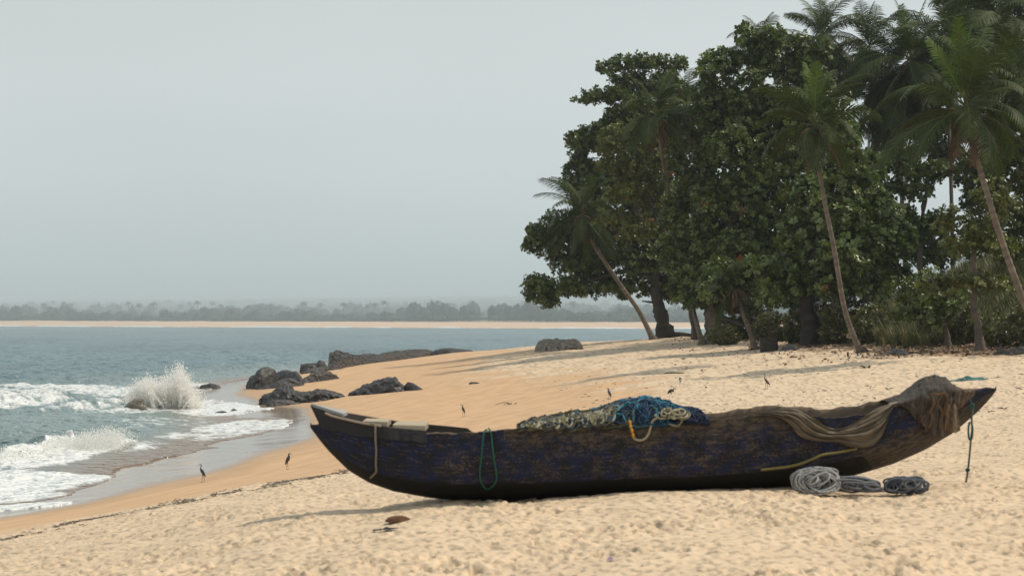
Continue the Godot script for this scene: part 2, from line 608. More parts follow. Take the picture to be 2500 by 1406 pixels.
func build_spray() -> void:
	var r := rand(51)
	var drop := SphereMesh.new()
	drop.radial_segments = 6
	drop.rings = 3
	drop.radius = 1.0
	drop.height = 2.0
	var m := mat("spray", Color.WHITE, 0.5)
	m.backlight_enabled = true
	m.backlight = Color(1.9, 1.9, 1.9)
	drop.material = m
	var base := on_level(400, 998, 0.0)
	var d := -base.z
	var s := thing("wave_splash", base, "tall white burst of spray where a wave hits rocks", "splash")
	var w := []
	var cl := PackedColorArray()
	var tex := noise(0.9, 52, 3)
	var px_m := d / F
	# jets thrown up from the foot of the burst, each with its own reach
	var jets := []
	for i in 130:
		var a := r.randf()
		var top := table(a, [0, 0.1, 0.25, 0.38, 0.5, 0.6, 0.72, 0.8, 0.9, 1.0], [14, 48, 82, 70, 72, 88, 108, 106, 62, 12])
		var from := lerpf(-66, 74, a) + r.randfn(0, 10)
		jets.append([from, lerpf(-104, 86, a) + r.randfn(0, 9), top * r.randf_range(0.55, 1.08), r.randf_range(1.5, 5.0), r.randfn(0, 0.4)])
	while w.size() < 60000:
		var jet: Array = jets[r.randi() % jets.size()]
		var h := pow(r.randf(), 1.25)
		var wide: float = jet[3] * (0.5 + 1.3 * h)
		var px: float = lerpf(jet[0], jet[1], pow(h, 1.3)) + r.randfn(0, wide)
		var q := Vector3(px * px_m, (h * jet[2] + r.randfn(0, wide * 0.6)) * px_m, jet[4] * (1.0 + h) + r.randfn(0, 0.15))
		if q.y < -0.05 or r.randf() < tex.get_noise_3d(q.x * 1.6, q.y * 1.6, q.z) * 1.6:
			continue
		var size := r.randf_range(0.005, 0.014) + 0.03 * pow(r.randf(), 7)
		w.append(Transform3D(Basis().scaled(Vector3(size, size * r.randf_range(0.8, 1.6), size)), q))
		var k := r.randf_range(0.96, 1.0)
		cl.append(Color(k, k * 0.99, k * 0.97))
	while w.size() < 190000:
		var a := r.randf()
		var top := table(a, [0, 0.1, 0.25, 0.38, 0.5, 0.6, 0.72, 0.8, 0.9, 1.0], [10, 40, 74, 66, 68, 80, 98, 96, 50, 10])
		var h := pow(r.randf(), 1.1)
		var q := Vector3((lerpf(-98, 84, a) * (0.88 + 0.12 * h) + r.randfn(0, 3.0)) * px_m, h * top * px_m, r.randfn(0, 0.4))
		if r.randf() > 0.75 - 0.5 * h + tex.get_noise_3d(q.x, q.y, q.z):
			continue
		var size := r.randf_range(0.003, 0.008)
		w.append(Transform3D(Basis().scaled(Vector3(size, size, size)), q))
		cl.append(Color(0.98, 0.975, 0.96))
	scatter("spray_drops", drop, w, cl, s)
	# froth thrown up along the breaking crests
	var f := thing("breaker_froth", on_level(150, 1110, 0), "tumbling white froth on the wave breaking nearest the shore", "foam")
	w = []
	cl = PackedColorArray()
	for e in [[130, 1100, 290, 1094, 46, 0.85, 16000], [0, 1120, 150, 1106, 40, 0.55, 9000], [-60, 1125, 20, 1120, 40, 0.5, 3000]]:
		var a := on_level(e[0], e[1], 0)
		var b := on_level(e[2], e[3], 0)
		for i in e[6]:
			var u := r.randf()
			var at := a.lerp(b, u) + Vector3(r.randfn(0, 0.35), 0, r.randfn(0, 0.9))
			var lift: float = e[5] * (0.4 + 0.6 * u) * pow(r.randf(), 1.6) * (1.0 + 0.5 * tex.get_noise_2d(at.x * 1.4, at.z))
			at.y = maxf(lift, 0.03)
			var size := r.randf_range(0.006, 0.018)
			w.append(Transform3D(Basis().scaled(Vector3(size * 1.5, size, size * 1.5)), at - f.position))
			var k := r.randf_range(0.9, 0.97)
			cl.append(Color(k, k, k * 0.985))
	scatter("froth", drop, w, cl, f)


# ---------------------------------------------------------------- far shore
func far_line(s: float) -> Vector3:
	# s = 0 at the left of the frame, 1 behind the trees
	return Vector3(lerpf(-491, 110, s), 0, lerpf(-1886, -1320, s))


func build_far_shore() -> void:
	var r := rand(61)
	var inland := Vector3(-0.685, 0, -0.728).rotated(Vector3.UP, -0.02)
	inland = Vector3(0, 0, -1)
	var p := PackedVector3Array()
	var c := PackedColorArray()
	var cols := 160
	var offs := [-30.0, 0.0, 14.0, 40.0, 60.0, 80.0, 300.0, 1500.0]
	var ups := [-1.2, 0.0, 1.6, 3.6, 4.8, 5.3, 8.0, 14.0]
	var wob := noise(0.006, 62, 3)
	for i in offs.size():
		for j in cols:
			var s := lerpf(-0.6, 1.9, float(j) / (cols - 1))
			var b := far_line(s)
			var k := lerpf(1.0, 0.8, clampf(s, 0, 1))
			p.append(b + inland * (offs[i] + (wob.get_noise_2d(b.x, i * 30.0) * 16.0 if i > 0 and i < 6 else 0.0)) + Vector3(0, ups[i] * k, 0))
			c.append(Color(0.74, 0.50, 0.33) if i < 6 else Color(0.07, 0.09, 0.04))
	var o := part("far_beach", grid_mesh(p, c, zeros(p.size()), PackedVector2Array(), offs.size(), cols, mat("far_sand", Color.WHITE, 0.95)), self)
	tag(o, "long strip of sand across the bay below the hazy woods", "beach", "", "structure")
	# surf line on the far beach
	var st := Shape.new()
	var brk := noise(0.02, 63, 2)
	for i in 260:
		var s := lerpf(-0.5, 1.3, i / 260.0)
		var b := far_line(s)
		var n := brk.get_noise_2d(b.x, 5.0)
		if n > -0.05:
			var e := far_line(s + 1.8 / 260.0)
			var wv := 0.5 + 0.9 * n
			var f := st.v.size()
			for q in [b, e]:
				st.put(q + Vector3(0, -0.2, 9))
				st.put(q + Vector3(0, wv, 5 + 2 * n))
				st.put(q + Vector3(0, wv * 0.5, 0))
				st.put(q + Vector3(0, -0.1, -6))
			st.lattice(f, 2, 4)
	o = part("far_surf", st.mesh(mat("foam", Color(0.92, 0.92, 0.91), 0.8, false)), self)
	tag(o, "thin white line of surf along the beach across the bay", "surf", "", "stuff")
	# woods: crowns of leaf-sized faces
	var w := []
	var cl := PackedColorArray()
	var hill := noise(0.008, 64, 2)
	for i in 2600:
		var s := r.randf_range(-0.45, 1.5)
		var back := pow(r.randf(), 1.7) * 620.0
		var b := far_line(s) + inland * (86.0 + back)
		var tall := r.randf_range(4.0, 9.5) + back * 0.004 + hill.get_noise_2d(b.x, back) * 7.0 + maxf(0, r.randfn(0, 1.6))
		tall *= lerpf(1.0, 0.78, clampf(s, 0, 1))
		if back < 20.0:
			tall *= 0.6
		var wide := r.randf_range(3.5, 7.5)
		b.y = 5.0 + back * 0.011 + 3.0 * hill.get_noise_2d(b.x * 0.4, 77.0)
		w.append(Transform3D(Basis(Vector3.UP, r.randf() * TAU).scaled(Vector3(wide, tall, wide)), b))
		var k := r.randf_range(0.6, 1.15)
		cl.append(Color(0.095 * k, 0.12 * k, 0.09 * k))
	var crown := Shape.new()
	for i in 420:
		var v := Vector3(r.randfn(0, 1), r.randfn(0, 1), r.randfn(0, 1)).normalized()
		var q := Vector3(v.x * 0.85, 0.62 + v.y * 0.40, v.z * 0.85) * (0.75 + 0.3 * r.randf())
		if i % 4 == 0:
			q = Vector3(v.x * 0.8, absf(v.y) * 0.55, v.z * 0.8)
		var a := Vector3(r.randfn(0, 1), r.randfn(0, 1), r.randfn(0, 1)).normalized() * 0.24
		var b := v.cross(a).normalized() * 0.2
		var kk := r.randf_range(0.7, 1.3)
		var f := crown.v.size()
		for e in [q + a, q + b - a * 0.4, q - b - a * 0.3]:
			crown.put(e, Color(kk, kk, kk))
		crown.tri(f, f + 1, f + 2)
	var woods := scatter("far_woods", crown.mesh(mat("far_leaves", Color.WHITE, 0.9), false), w, cl, self)
	tag(woods, "hazy band of low forest behind the beach across the bay", "forest", "", "stuff")
	# palms standing above the far woods
	var pm := Shape.new()
	pm.tube(PackedVector3Array([Vector3.ZERO, Vector3(0.02, 0.5, 0), Vector3(0.05, 0.93, 0)]), 0.012, 4)
	for i in 18:
		var a := i * 2.4
		var out := Vector3(cos(a), 0, sin(a))
		var sd := Vector3(-sin(a), 0, cos(a)) * 0.03
		var up := 0.12 - 0.02 * (i % 9)
		var f := pm.v.size()
		for e in [[0.0, 0.0, 0.4], [0.12, up, 1.0], [0.22, up * 0.6 - 0.03, 0.8], [0.29, up * 0.2 - 0.12, 0.1]]:
			var q: Vector3 = Vector3(0.05, 0.93 + e[1], 0) + out * e[0]
			pm.put(q + sd * e[2])
			pm.put(q - sd * e[2])
		pm.lattice(f, 4, 2)
	w = []
	cl = PackedColorArray()
	for i in 70:
		var s := r.randf_range(-0.4, 1.3)
		var back := r.randf_range(0.0, 160.0)
		var b := far_line(s) + inland * (100.0 + back)
		b.y = 5.0
		var tall := r.randf_range(14.0, 20.0) * lerpf(1.0, 0.8, clampf(s, 0, 1))
		w.append(Transform3D(Basis(Vector3.UP, r.randf() * TAU).scaled(Vector3(tall * 0.8, tall, tall * 0.8)), b))
		cl.append(Color(0.09, 0.11, 0.08))
	var tops := scatter("far_palms", pm.mesh(mat("far_leaves"), false), w, cl, self)
	tag(tops, "small hazy palms rising above the woods across the bay", "palms", "", "stuff")


func zeros(n: int) -> PackedVector2Array:
	var z := PackedVector2Array()
	z.resize(n)
	return z


# ---------------------------------------------------------------- rocks
func rock(outline: Array, thick: float, label: String, group := "", rough := 1.0, seed_value := 1, at_depth := 0.0, called := "rock", hue := Color(0.036, 0.032, 0.031), right_depth := 0.0) -> MeshInstance3D:
	# outline: skyline of the rock from its left foot to its right foot
	var xs := []
	var ys := []
	for e in outline:
		xs.append(float(e[0]))
		ys.append(float(e[1]))
	var x0: float = xs[0]
	var x1: float = xs[-1]
	var mid := (x0 + x1) / 2
	var foot := maxf(ys[0], ys[-1])
	var d := at_depth
	if d == 0.0:
		d = -on_ground(mid, lerpf(ys[0], ys[-1], 0.5)).z
	var d0 := d
	var d1 := d
	if right_depth > 0.0:
		d1 = right_depth
	if at_depth == 0.0:
		d0 = clampf(-on_ground(x0, ys[0]).z, d * 0.75, d * 1.3)
		d1 = clampf(-on_ground(x1, ys[-1]).z, d * 0.75, d * 1.3)
	var n1 := noise(0.55, seed_value * 7 + 1, 3)
	var n2 := noise(1.7, seed_value * 7 + 2, 3)
	var n3 := noise(0.9, seed_value * 7 + 3, 2)
	var s := Shape.new()
	var nu := 54
	var nb := 34
	var o := P(mid, foot, d + thick * 0.5)
	for i in nu:
		var a := float(i) / (nu - 1)
		var px := lerpf(x0, x1, a)
		var dc := (1.0 / lerpf(1.0 / d0, 1.0 / d1, a)) + thick * 0.5
		var top := P(px, table(px, xs, ys), dc)
		var low := minf(field(field_h, top.x, top.z), top.y) - 0.35
		var half := thick * 0.5 * pow(maxf(sin(PI * clampf(a, 0.02, 0.98)), 0.0), 0.4)
		for j in nb:
			var b := float(j) / (nb - 1) * 2.0 - 1.0
			# steep faces, a rounded crest
			var lift := pow(maxf(0.0, 1.0 - pow(absf(b), 2.4)), 0.62)
			var q := Vector3(top.x, lerpf(low, top.y, lift), top.z - b * half * -1.0)
			var strat := q.y * 2.2 + q.x * 0.5 + q.z * 0.6
			var rid := 1.0 - 2.0 * absf(n1.get_noise_3d(q.x, q.y * 1.8, q.z))
			var amp := rough * 0.12 * thick * (1.0 - 0.75 * lift)
			q.z += (rid - 0.5) * amp * 1.1 + n2.get_noise_3d(q.x, q.y * 2, q.z) * amp * 0.6
			q.y += n3.get_noise_2d(strat, q.x * 0.4) * 0.10 * rough * minf(1.0, thick * 0.5) * sqrt(lift) + n2.get_noise_3d(q.x * 1.3, q.y, q.z * 1.3) * 0.05 * rough
			q.x += n2.get_noise_3d(q.z, q.x, q.y) * 0.12 * rough
			var k := 1.0 + 0.5 * n2.get_noise_3d(q.x * 0.8, q.y * 3.0, q.z) + 0.35 * n1.get_noise_3d(q.z, q.x, q.y)
			s.put(q - o, hue * k)
	s.lattice(0, nu, nb)
	var r := part(called, s.mesh(mat("rock", Color.WHITE, 0.55), false), self, o)
	tag(r, label, "rock", group)
	return r


func build_rocks() -> void:
	var g := "dark rocks at the water's edge"
	rock([[800, 902], [802, 862], [822, 855], [840, 860], [865, 868], [900, 862], [920, 866], [960, 858], [1000, 853], [1040, 853], [1072, 862]], 7.0, "long dark headland of rock stretching out behind the smaller boulders", g, 1.0, 1, 194.0, "rock", Color(0.036, 0.032, 0.031), 268.0)
	rock([[792, 903], [820, 882], [850, 872], [885, 874], [915, 880], [945, 880]], 4.0, "low slanting slab with pale stripes in front of the long headland", g, 1.3, 2, 184.0, "rock", Color(0.036, 0.032, 0.031), 222.0)
	rock([[731, 908], [734, 889], [752, 886], [770, 885], [775, 905]], 2.6, "square-cornered rock at the left end of the headland by the sea", g, 0.7, 3, 190.0)
	rock([[766, 906], [772, 886], [779, 879], [790, 884], [803, 900]], 2.2, "small peaked rock between the square rock and the headland", g, 0.8, 4, 192.0)
	rock([[735, 910], [760, 902], [785, 896], [820, 899], [840, 900]], 2.4, "flat broken rock lying below the small peaked rock", g, 1.0, 5, 184.0, "rock", Color(0.036, 0.032, 0.031), 190.0)
	rock([[1050, 860], [1075, 851], [1100, 850], [1125, 852], [1155, 856]], 3.0, "thin dark ledge of rock farthest along the sand crest", g, 0.6, 6, 245.0)
	rock([[602, 932], [612, 918], [622, 912], [632, 911], [640, 930]], 2.2, "low rock half hidden behind the tall round boulder", g, 0.8, 7, 150.0)
	rock([[612, 952], [616, 930], [625, 908], [636, 898], [652, 896], [668, 901], [676, 915], [682, 945]], 2.6, "tallest round boulder at the sea end of the boulder row", g, 0.55, 8)
	rock([[668, 942], [672, 912], [686, 905], [705, 904], [722, 907], [735, 918], [742, 940]], 2.6, "rounded boulder leaning against the tallest round one", g, 0.6, 9)
	rock([[620, 953], [650, 941], [680, 929], [708, 922], [725, 930], [744, 942]], 1.8, "wedge-shaped slab sloping up in front of the two round boulders", g, 0.8, 10)
	rock([[690, 943], [720, 937], [745, 924], [762, 912], [780, 906], [797, 906], [815, 916], [828, 925]], 2.4, "hump-backed rock with a rough lit right end", g, 1.2, 11)
	rock([[627, 990], [638, 970], [655, 962], [672, 950], [682, 944], [688, 946], [696, 940], [708, 942], [716, 951], [740, 956], [775, 953], [800, 956], [822, 959], [842, 972]], 3.2, "wet jagged rock with two small peaks nearest the surf", g, 1.4, 12)
	rock([[648, 994], [655, 980], [675, 976], [700, 976], [718, 979], [736, 987]], 1.2, "small low rock at the foot of the wet jagged rock", g, 1.0, 13)
	rock([[847, 969], [852, 960], [865, 951], [890, 940], [915, 931], [935, 926], [950, 922], [966, 920], [974, 928], [978, 936], [986, 940], [992, 956]], 2.8, "big ridged rock alone on the smooth sand slope", g, 1.0, 14)
	rock([[986, 955], [990, 938], [996, 932], [1008, 934], [1020, 942], [1034, 953]], 1.6, "small triangular rock touching the right end of the big ridged one", g, 0.7, 15)
	rock([[480, 950], [492, 941], [512, 938], [530, 939], [538, 946]], 1.6, "low flat rock awash at the edge of the waves", g, 1.0, 16, 158.0)
	rock([[476, 969], [484, 964], [494, 964], [500, 969]], 0.8, "tiny rock awash beside the splash", g, 0.8, 17, 143.0)
	rock([[298, 1004], [306, 990], [318, 980], [332, 974], [345, 976], [352, 986], [358, 1002]], 1.3, "brown rock awash below the left foot of the splash", g, 1.7, 18, 119.5, "rock", Color(0.14, 0.12, 0.09))
	rock([[524, 1008], [532, 1004], [545, 1003], [556, 1006]], 0.6, "thin dark stone lying in the white backwash", g, 0.7, 19, 116.6)
	rock([[548, 1011], [562, 1003], [570, 997], [575, 999], [584, 1007]], 0.8, "small pointed stone in the white backwash", g, 0.7, 20, 117.6)
	rock([[1144, 939], [1150, 933], [1156, 933], [1163, 932], [1172, 936]], 0.5, "lone dark stone in the middle of the smooth sand", g, 0.7, 21)
	rock([[1304, 860], [1310, 842], [1320, 832], [1335, 828], [1360, 828], [1385, 829], [1405, 828], [1416, 834], [1422, 843], [1427, 854]], 2.6, "broad flat-topped boulder half buried in sand on the crest", "", 1.3, 22, 0.0, "rock", Color(0.17, 0.14, 0.11))
	rock([[1902, 858], [1915, 846], [1928, 839], [1940, 845], [1950, 855]], 1.0, "low dark stone beside the square stump", "", 0.8, 23, 0.0, "rock", Color(0.05, 0.045, 0.04))
	rock([[2165, 868], [2180, 854], [2195, 849], [2210, 856], [2222, 866]], 0.9, "grey stone under the bank right of the tall leaning palm", "", 0.8, 24, 0.0, "rock", Color(0.09, 0.085, 0.08))
	rock([[2420, 868], [2445, 853], [2475, 850], [2500, 848], [2540, 862]], 1.4, "dark root-covered hump at the bank's right end", "", 1.3, 25, 0.0, "rock", Color(0.06, 0.045, 0.035))


# ---------------------------------------------------------------- trees
func leaf_mat() -> StandardMaterial3D:
	if not mats.has("leaf"):
		var m := mat("leaf", Color.WHITE, 0.36)
		m.metallic_specular = 0.5
		m.backlight_enabled = true
		m.backlight = Color(0.58, 0.68, 0.22)
	return mats["leaf"]


func bark_mat() -> StandardMaterial3D:
	if not mats.has("bark"):
		grain(mat("bark", Color.WHITE, 0.9), 0.05, 4.0, Vector3(1.2, 0.5, 1.2), 71)
	return mats["bark"]


func rosette(r: RandomNumberGenerator, count: int, long: float, wide: float) -> ArrayMesh:
	# a whorl of broad leaves, as at the end of a sea almond twig
	var s := Shape.new()
	for i in count:
		var a := TAU * i / count * 1.618 * 2.0 + r.randfn(0, 0.25)
		var el := r.randf_range(-0.25, 0.85)
		var out := Vector3(cos(a) * cos(el), sin(el), sin(a) * cos(el))
		var sd := out.cross(Vector3.UP).normalized()
		sd = (sd + Vector3.UP * r.randfn(0, 0.3)).normalized()
		var nn := sd.cross(out).normalized()
		var l := long * r.randf_range(0.65, 1.15)
		var w := wide * r.randf_range(0.8, 1.15)
		var k := r.randf_range(0.55, 1.55)
		var col := Color(k, k, k * r.randf_range(0.8, 1.2))
		var f := s.v.size()
		s.put(out * 0.03, col)
		s.put(out * l * 0.45 + sd * w * 0.36 + nn * 0.02, col)
		s.put(out * l * 0.45 - sd * w * 0.36 + nn * 0.02, col)
		s.put(out * l * 0.5 - nn * 0.01, col)
		s.put(out * l * 0.8 + sd * w * 0.46, col)
		s.put(out * l * 0.8 - sd * w * 0.46, col)
		s.put(out * l - nn * 0.04, col)
		s.tri(f, f + 1, f + 3)
		s.tri(f, f + 3, f + 2)
		s.tri(f + 1, f + 4, f + 3)
		s.tri(f + 3, f + 5, f + 2)
		s.tri(f + 3, f + 4, f + 6)
		s.tri(f + 3, f + 6, f + 5)
	return s.mesh(leaf_mat(), false)


func crown(tree: Node3D, lobes: Array, d: float, per_area: float, leaf: ArrayMesh, r: RandomNumberGenerator, tint: Color, size := 1.0) -> void:
	var w := []
	var cl := PackedColorArray()
	var holes := noise(0.5, r.randi() % 1000, 2)
	var shade := noise(0.35, r.randi() % 1000, 2)
	# every lobe breaks up into a core and smaller clumps round it
	var clumps := []
	for e in lobes:
		var at := P(e[0], e[1], d + (e[4] if e.size() > 4 else 0.0))
		var half := Vector3(e[2] / F * d, e[3] / F * d, clampf(e[2] / F * d, 1.0, 3.2))
		var warm: float = e[5] if e.size() > 5 else 0.0
		clumps.append([at, half * 0.82, warm])
		for i in 7:
			var u := Vector3(r.randfn(0, 1), r.randfn(0.1, 1), r.randfn(0, 1)).normalized()
			clumps.append([at + u * half * r.randf_range(0.6, 0.85), half.lerp(Vector3.ONE * minf(half.x, half.y), 0.5) * r.randf_range(0.3, 0.46), warm + r.randfn(0, 0.06)])
	for e in clumps:
		var at: Vector3 = e[0]
		var rx: float = e[1].x
		var ry: float = e[1].y
		var rz: float = e[1].z
		var n := int(per_area * (rx * ry + rx * rz + ry * rz) * 4.0)
		var warm: float = e[2]
		for i in n:
			var u := Vector3(r.randfn(0, 1), r.randfn(0, 1), r.randfn(0, 1)).normalized()
			var f := 1.05 - 0.75 * pow(r.randf(), 1.5)
			var q := at + Vector3(u.x * rx, u.y * ry, u.z * rz) * f
			if holes.get_noise_3d(q.x, q.y * 1.5, q.z) < -0.22 - 0.7 * maxf(0.0, 0.85 - f):
				continue
			q += Vector3(r.randfn(0, 0.14), r.randfn(0, 0.14), r.randfn(0, 0.14))
			var up := (u * 0.7 + Vector3.UP * 0.6 + Vector3(r.randfn(0, 0.45), r.randfn(0, 0.3), r.randfn(0, 0.45))).normalized()
			var side := up.cross(Vector3(r.randfn(0, 1), r.randfn(0, 1), r.randfn(0, 1))).normalized()
			var k := size * r.randf_range(0.75, 1.2)
			w.append(Transform3D(Basis(side, up, side.cross(up)).scaled(Vector3(k, k, k)), q - tree.position))
			var g := 1.0 + 0.45 * shade.get_noise_3d(q.x, q.y, q.z) + r.randfn(0, 0.24)
			var col := tint * 1.42 * maxf(g, 0.4)
			col = col.lerp(Color(0.16, 0.16, 0.035), clampf(warm + r.randfn(0.02, 0.17), 0, 0.8))
			if r.randf() < 0.003:
				col = Color(0.30, 0.09, 0.03)
			cl.append(col)
	scatter("foliage", leaf, w, cl, tree)


func trunk(tree: Node3D, pts: Array, d: float, r0: float, r1: float, hue: Color, called := "trunk", flare := 1.6) -> PackedVector3Array:
	# points are picture columns and rows at depth d
	var w := []
	for e in pts:
		w.append(P(e[0], e[1], d + (e[2] if e.size() > 2 else 0.0)))
	if called == "trunk":
		w[0].y = minf(w[0].y, ground(w[0].x, w[0].z)) - 0.25
	var c := curve(w, 7)
	var s := Shape.new()
	var rr := PackedFloat32Array()
	var cc := []
	var wob := noise(0.9, int(d * 10) % 777 + int(pts[0][0]), 3)
	for i in c.size():
		var a := float(i) / (c.size() - 1)
		var fl := 1.0 + (flare - 1.0) * exp(-a * 11.0) if called == "trunk" else 1.0
		rr.append(lerpf(r0, r1, pow(a, 0.8)) * fl * (1.0 + 0.12 * wob.get_noise_3d(c[i].x, c[i].y * 2.0, c[i].z)))
		cc.append(hue * (1.0 + 0.4 * wob.get_noise_3d(c[i].x, c[i].y * 4.0, c[i].z)))
		c[i] -= tree.position
	s.tube(c, rr, 12, cc)
	var first := s.v.size()
	for i in first:
		var q := s.v[i]
		s.v[i] = q + Vector3(wob.get_noise_3d(q.x * 3, q.y * 1.5, q.z * 3), 0, wob.get_noise_3d(q.z * 3, q.x * 3, q.y * 1.5)) * r0 * 0.45
	part(called, s.mesh(bark_mat()), tree)
	return c


func build_broadleaf() -> void:
	var r := rand(81)
	var big := rosette(r, 9, 0.36, 0.21)
	var green := Color(0.084, 0.105, 0.028)
	var grp := "broad-leaved trees at the back of the beach"
	# far left tree
	var d := 182.0
	var b := P(1627, 824, d)
	b.y = ground(b.x, b.z)
	var t := thing("almond_tree", b, "leftmost broad-leaved tree spreading low over the sea behind the leaning palm", "tree", grp)
	trunk(t, [[1627, 826], [1618, 785], [1606, 735], [1600, 680], [1580, 590], [1550, 500]], d, 0.72, 0.30, Color(0.06, 0.05, 0.04))
	for e in [[[1606, 740], [1585, 737], [1568, 735]], [[1600, 690], [1540, 660], [1460, 680], [1380, 700], [1330, 715]], [[1585, 600], [1480, 560], [1400, 570], [1310, 585]], [[1560, 520], [1540, 400], [1480, 330], [1420, 340]], [[1550, 500], [1600, 330], [1560, 260], [1500, 235], [1430, 238]], [[1590, 330], [1560, 220], [1520, 170]], [[1600, 680], [1650, 640], [1690, 600]]]:
		trunk(t, e, d, 0.24 if e.size() > 3 else 0.14, 0.05, Color(0.06, 0.05, 0.04), "limb")
	trunk(t, [[1640, 818], [1665, 816], [1695, 820]], d - 0.3, 0.3, 0.12, Color(0.06, 0.05, 0.04), "root")
	crown(t, [[1530, 200, 50, 26, 2], [1560, 270, 60, 40, 2], [1505, 285, 40, 26, 2], [1470, 430, 50, 50, 2], [1425, 400, 40, 40, 2], [1390, 645, 60, 36, 1], [1450, 640, 60, 40, 2], [1600, 330, 80, 80, 5], [1560, 520, 110, 90, 5], [1640, 620, 80, 90, 5], [1322, 712, 52, 26], [1312, 690, 40, 22], [1340, 735, 36, 14], [1385, 700, 60, 32], [1450, 695, 70, 36, 2], [1520, 700, 60, 30, 1], [1320, 598, 50, 32], [1308, 575, 34, 26], [1370, 560, 70, 50, 1], [1400, 620, 70, 40, 2], [1470, 620, 70, 50, 2], [1480, 560, 90, 60, 3], [1560, 640, 80, 50, 1], [1590, 590, 90, 60, 2],
		[1410, 345, 34, 26], [1440, 330, 50, 36, 1], [1490, 335, 60, 50, 2], [1430, 240, 34, 15], [1470, 232, 50, 20, 1], [1530, 240, 60, 26, 1], [1480, 166, 30, 18], [1520, 160, 42, 22, 1], [1580, 150, 48, 20, 2], [1640, 160, 50, 26, 3], [1600, 215, 70, 36, 3], [1660, 260, 70, 60, 3], [1560, 300, 70, 40, 2],
		[1450, 470, 60, 60, 1], [1520, 430, 80, 70, 3], [1600, 440, 90, 90, 4], [1640, 540, 80, 80, 3], [1650, 650, 80, 60, 1], [1680, 715, 60, 34, 0], [1610, 700, 50, 30, 1], [1400, 430, 36, 40, 2]], d, 5.2, big, r, green)
	# the paler one in front of it
	t = thing("almond_tree", on_ground(1700, 840), "yellow-green broad-leaved tree in front of the leftmost dark crown", "tree", grp)
	trunk(t, [[1700, 838], [1690, 770], [1660, 650], [1600, 520], [1560, 430]], 164.0, 0.28, 0.12, Color(0.10, 0.08, 0.06))
	crown(t, [[1520, 320, 56, 24, 0, 0.45], [1490, 350, 44, 26, 0, 0.4], [1560, 350, 70, 36, 0, 0.45], [1500, 400, 50, 34, 0, 0.35], [1560, 410, 70, 40, 0, 0.4], [1530, 470, 66, 40, 0, 0.3], [1600, 480, 60, 50, 1, 0.2], [1500, 530, 50, 30, 0, 0.2], [1560, 560, 60, 40, 0, 0.12], [1620, 400, 40, 40, 0, 0.3]], 164.0, 4.6, big, r, Color(0.115, 0.122, 0.028), 0.8)
	# the great tree in the middle
	b = on_ground(1742, 838)
	d = -b.z
	t = thing("almond_tree", b, "tallest round-crowned tree in the middle on a pale gnarled trunk", "tree", grp)
	trunk(t, [[1748, 840], [1742, 800], [1738, 760], [1745, 700], [1780, 560], [1830, 400]], d, 0.75, 0.3, Color(0.17, 0.13, 0.10), "trunk", 1.4)
	trunk(t, [[1760, 838, 0.5], [1765, 790, 0.5], [1760, 750, 0.3], [1800, 640]], d, 0.35, 0.2, Color(0.16, 0.12, 0.09), "limb")
	for e in [[[1750, 770], [1790, 785], [1830, 800]], [[1790, 540], [1900, 400], [1950, 250]], [[1830, 400], [1800, 250], [1760, 170]], [[1760, 650], [1850, 560], [1920, 520]], [[1745, 720], [1710, 700], [1680, 690]]]:
		trunk(t, e, d, 0.28, 0.08, Color(0.12, 0.10, 0.08), "limb")
	crown(t, [[1790, 300, 100, 110, 3.5], [1800, 520, 110, 120, 3.5], [1890, 420, 100, 110, 3.5], [1700, 560, 80, 110, 4], [1930, 640, 100, 70, 4], [1960, 300, 90, 110, 4], [1800, 640, 120, 80, 4], [1680, 420, 60, 110, 5], [1735, 170, 50, 30], [1770, 150, 50, 34, 1], [1820, 72, 22, 14], [1840, 95, 40, 26], [1890, 88, 44, 22], [1940, 105, 50, 26], [2000, 125, 40, 24], [1870, 150, 80, 50, 1], [1960, 180, 80, 60, 1], [1740, 250, 70, 60, 1], [1820, 240, 80, 70], [1910, 270, 90, 80], [2000, 260, 70, 70], [1730, 360, 70, 70, 1], [1800, 360, 90, 80, -1], [1890, 390, 90, 80, -1], [1970, 370, 70, 80],
		[1730, 470, 80, 70], [1810, 490, 90, 80, -1], [1890, 510, 80, 70, -1], [1710, 570, 70, 60], [1790, 600, 90, 70, -1], [1880, 620, 90, 60, -1], [1690, 660, 60, 50], [1750, 700, 70, 44, -1], [1830, 710, 80, 40, -1], [1900, 710, 60, 44], [1700, 735, 50, 24], [1800, 748, 60, 18], [1800, 668, 76, 44, -19], [1752, 706, 46, 26, -20], [1846, 690, 50, 38, -19], [1645, 620, 40, 50], [1650, 300, 40, 50, 2]], d, 5.2, big, r, green * 1.05)
	# dark thick-trunked tree
	b = on_ground(1982, 842)
	d = -b.z
	t = thing("almond_tree", b, "dark tree on a thick black trunk behind the tall leaning palm", "tree", grp)
	trunk(t, [[1982, 846], [1978, 800], [1972, 740], [1985, 660], [2010, 560], [2040, 470]], d, 0.62, 0.28, Color(0.035, 0.03, 0.025))
	for e in [[[1985, 680], [2060, 640], [2150, 620]], [[2000, 600], [1930, 560]], [[2020, 520], [2100, 480], [2130, 460]]]:
		trunk(t, e, d, 0.22, 0.07, Color(0.05, 0.04, 0.03), "limb")
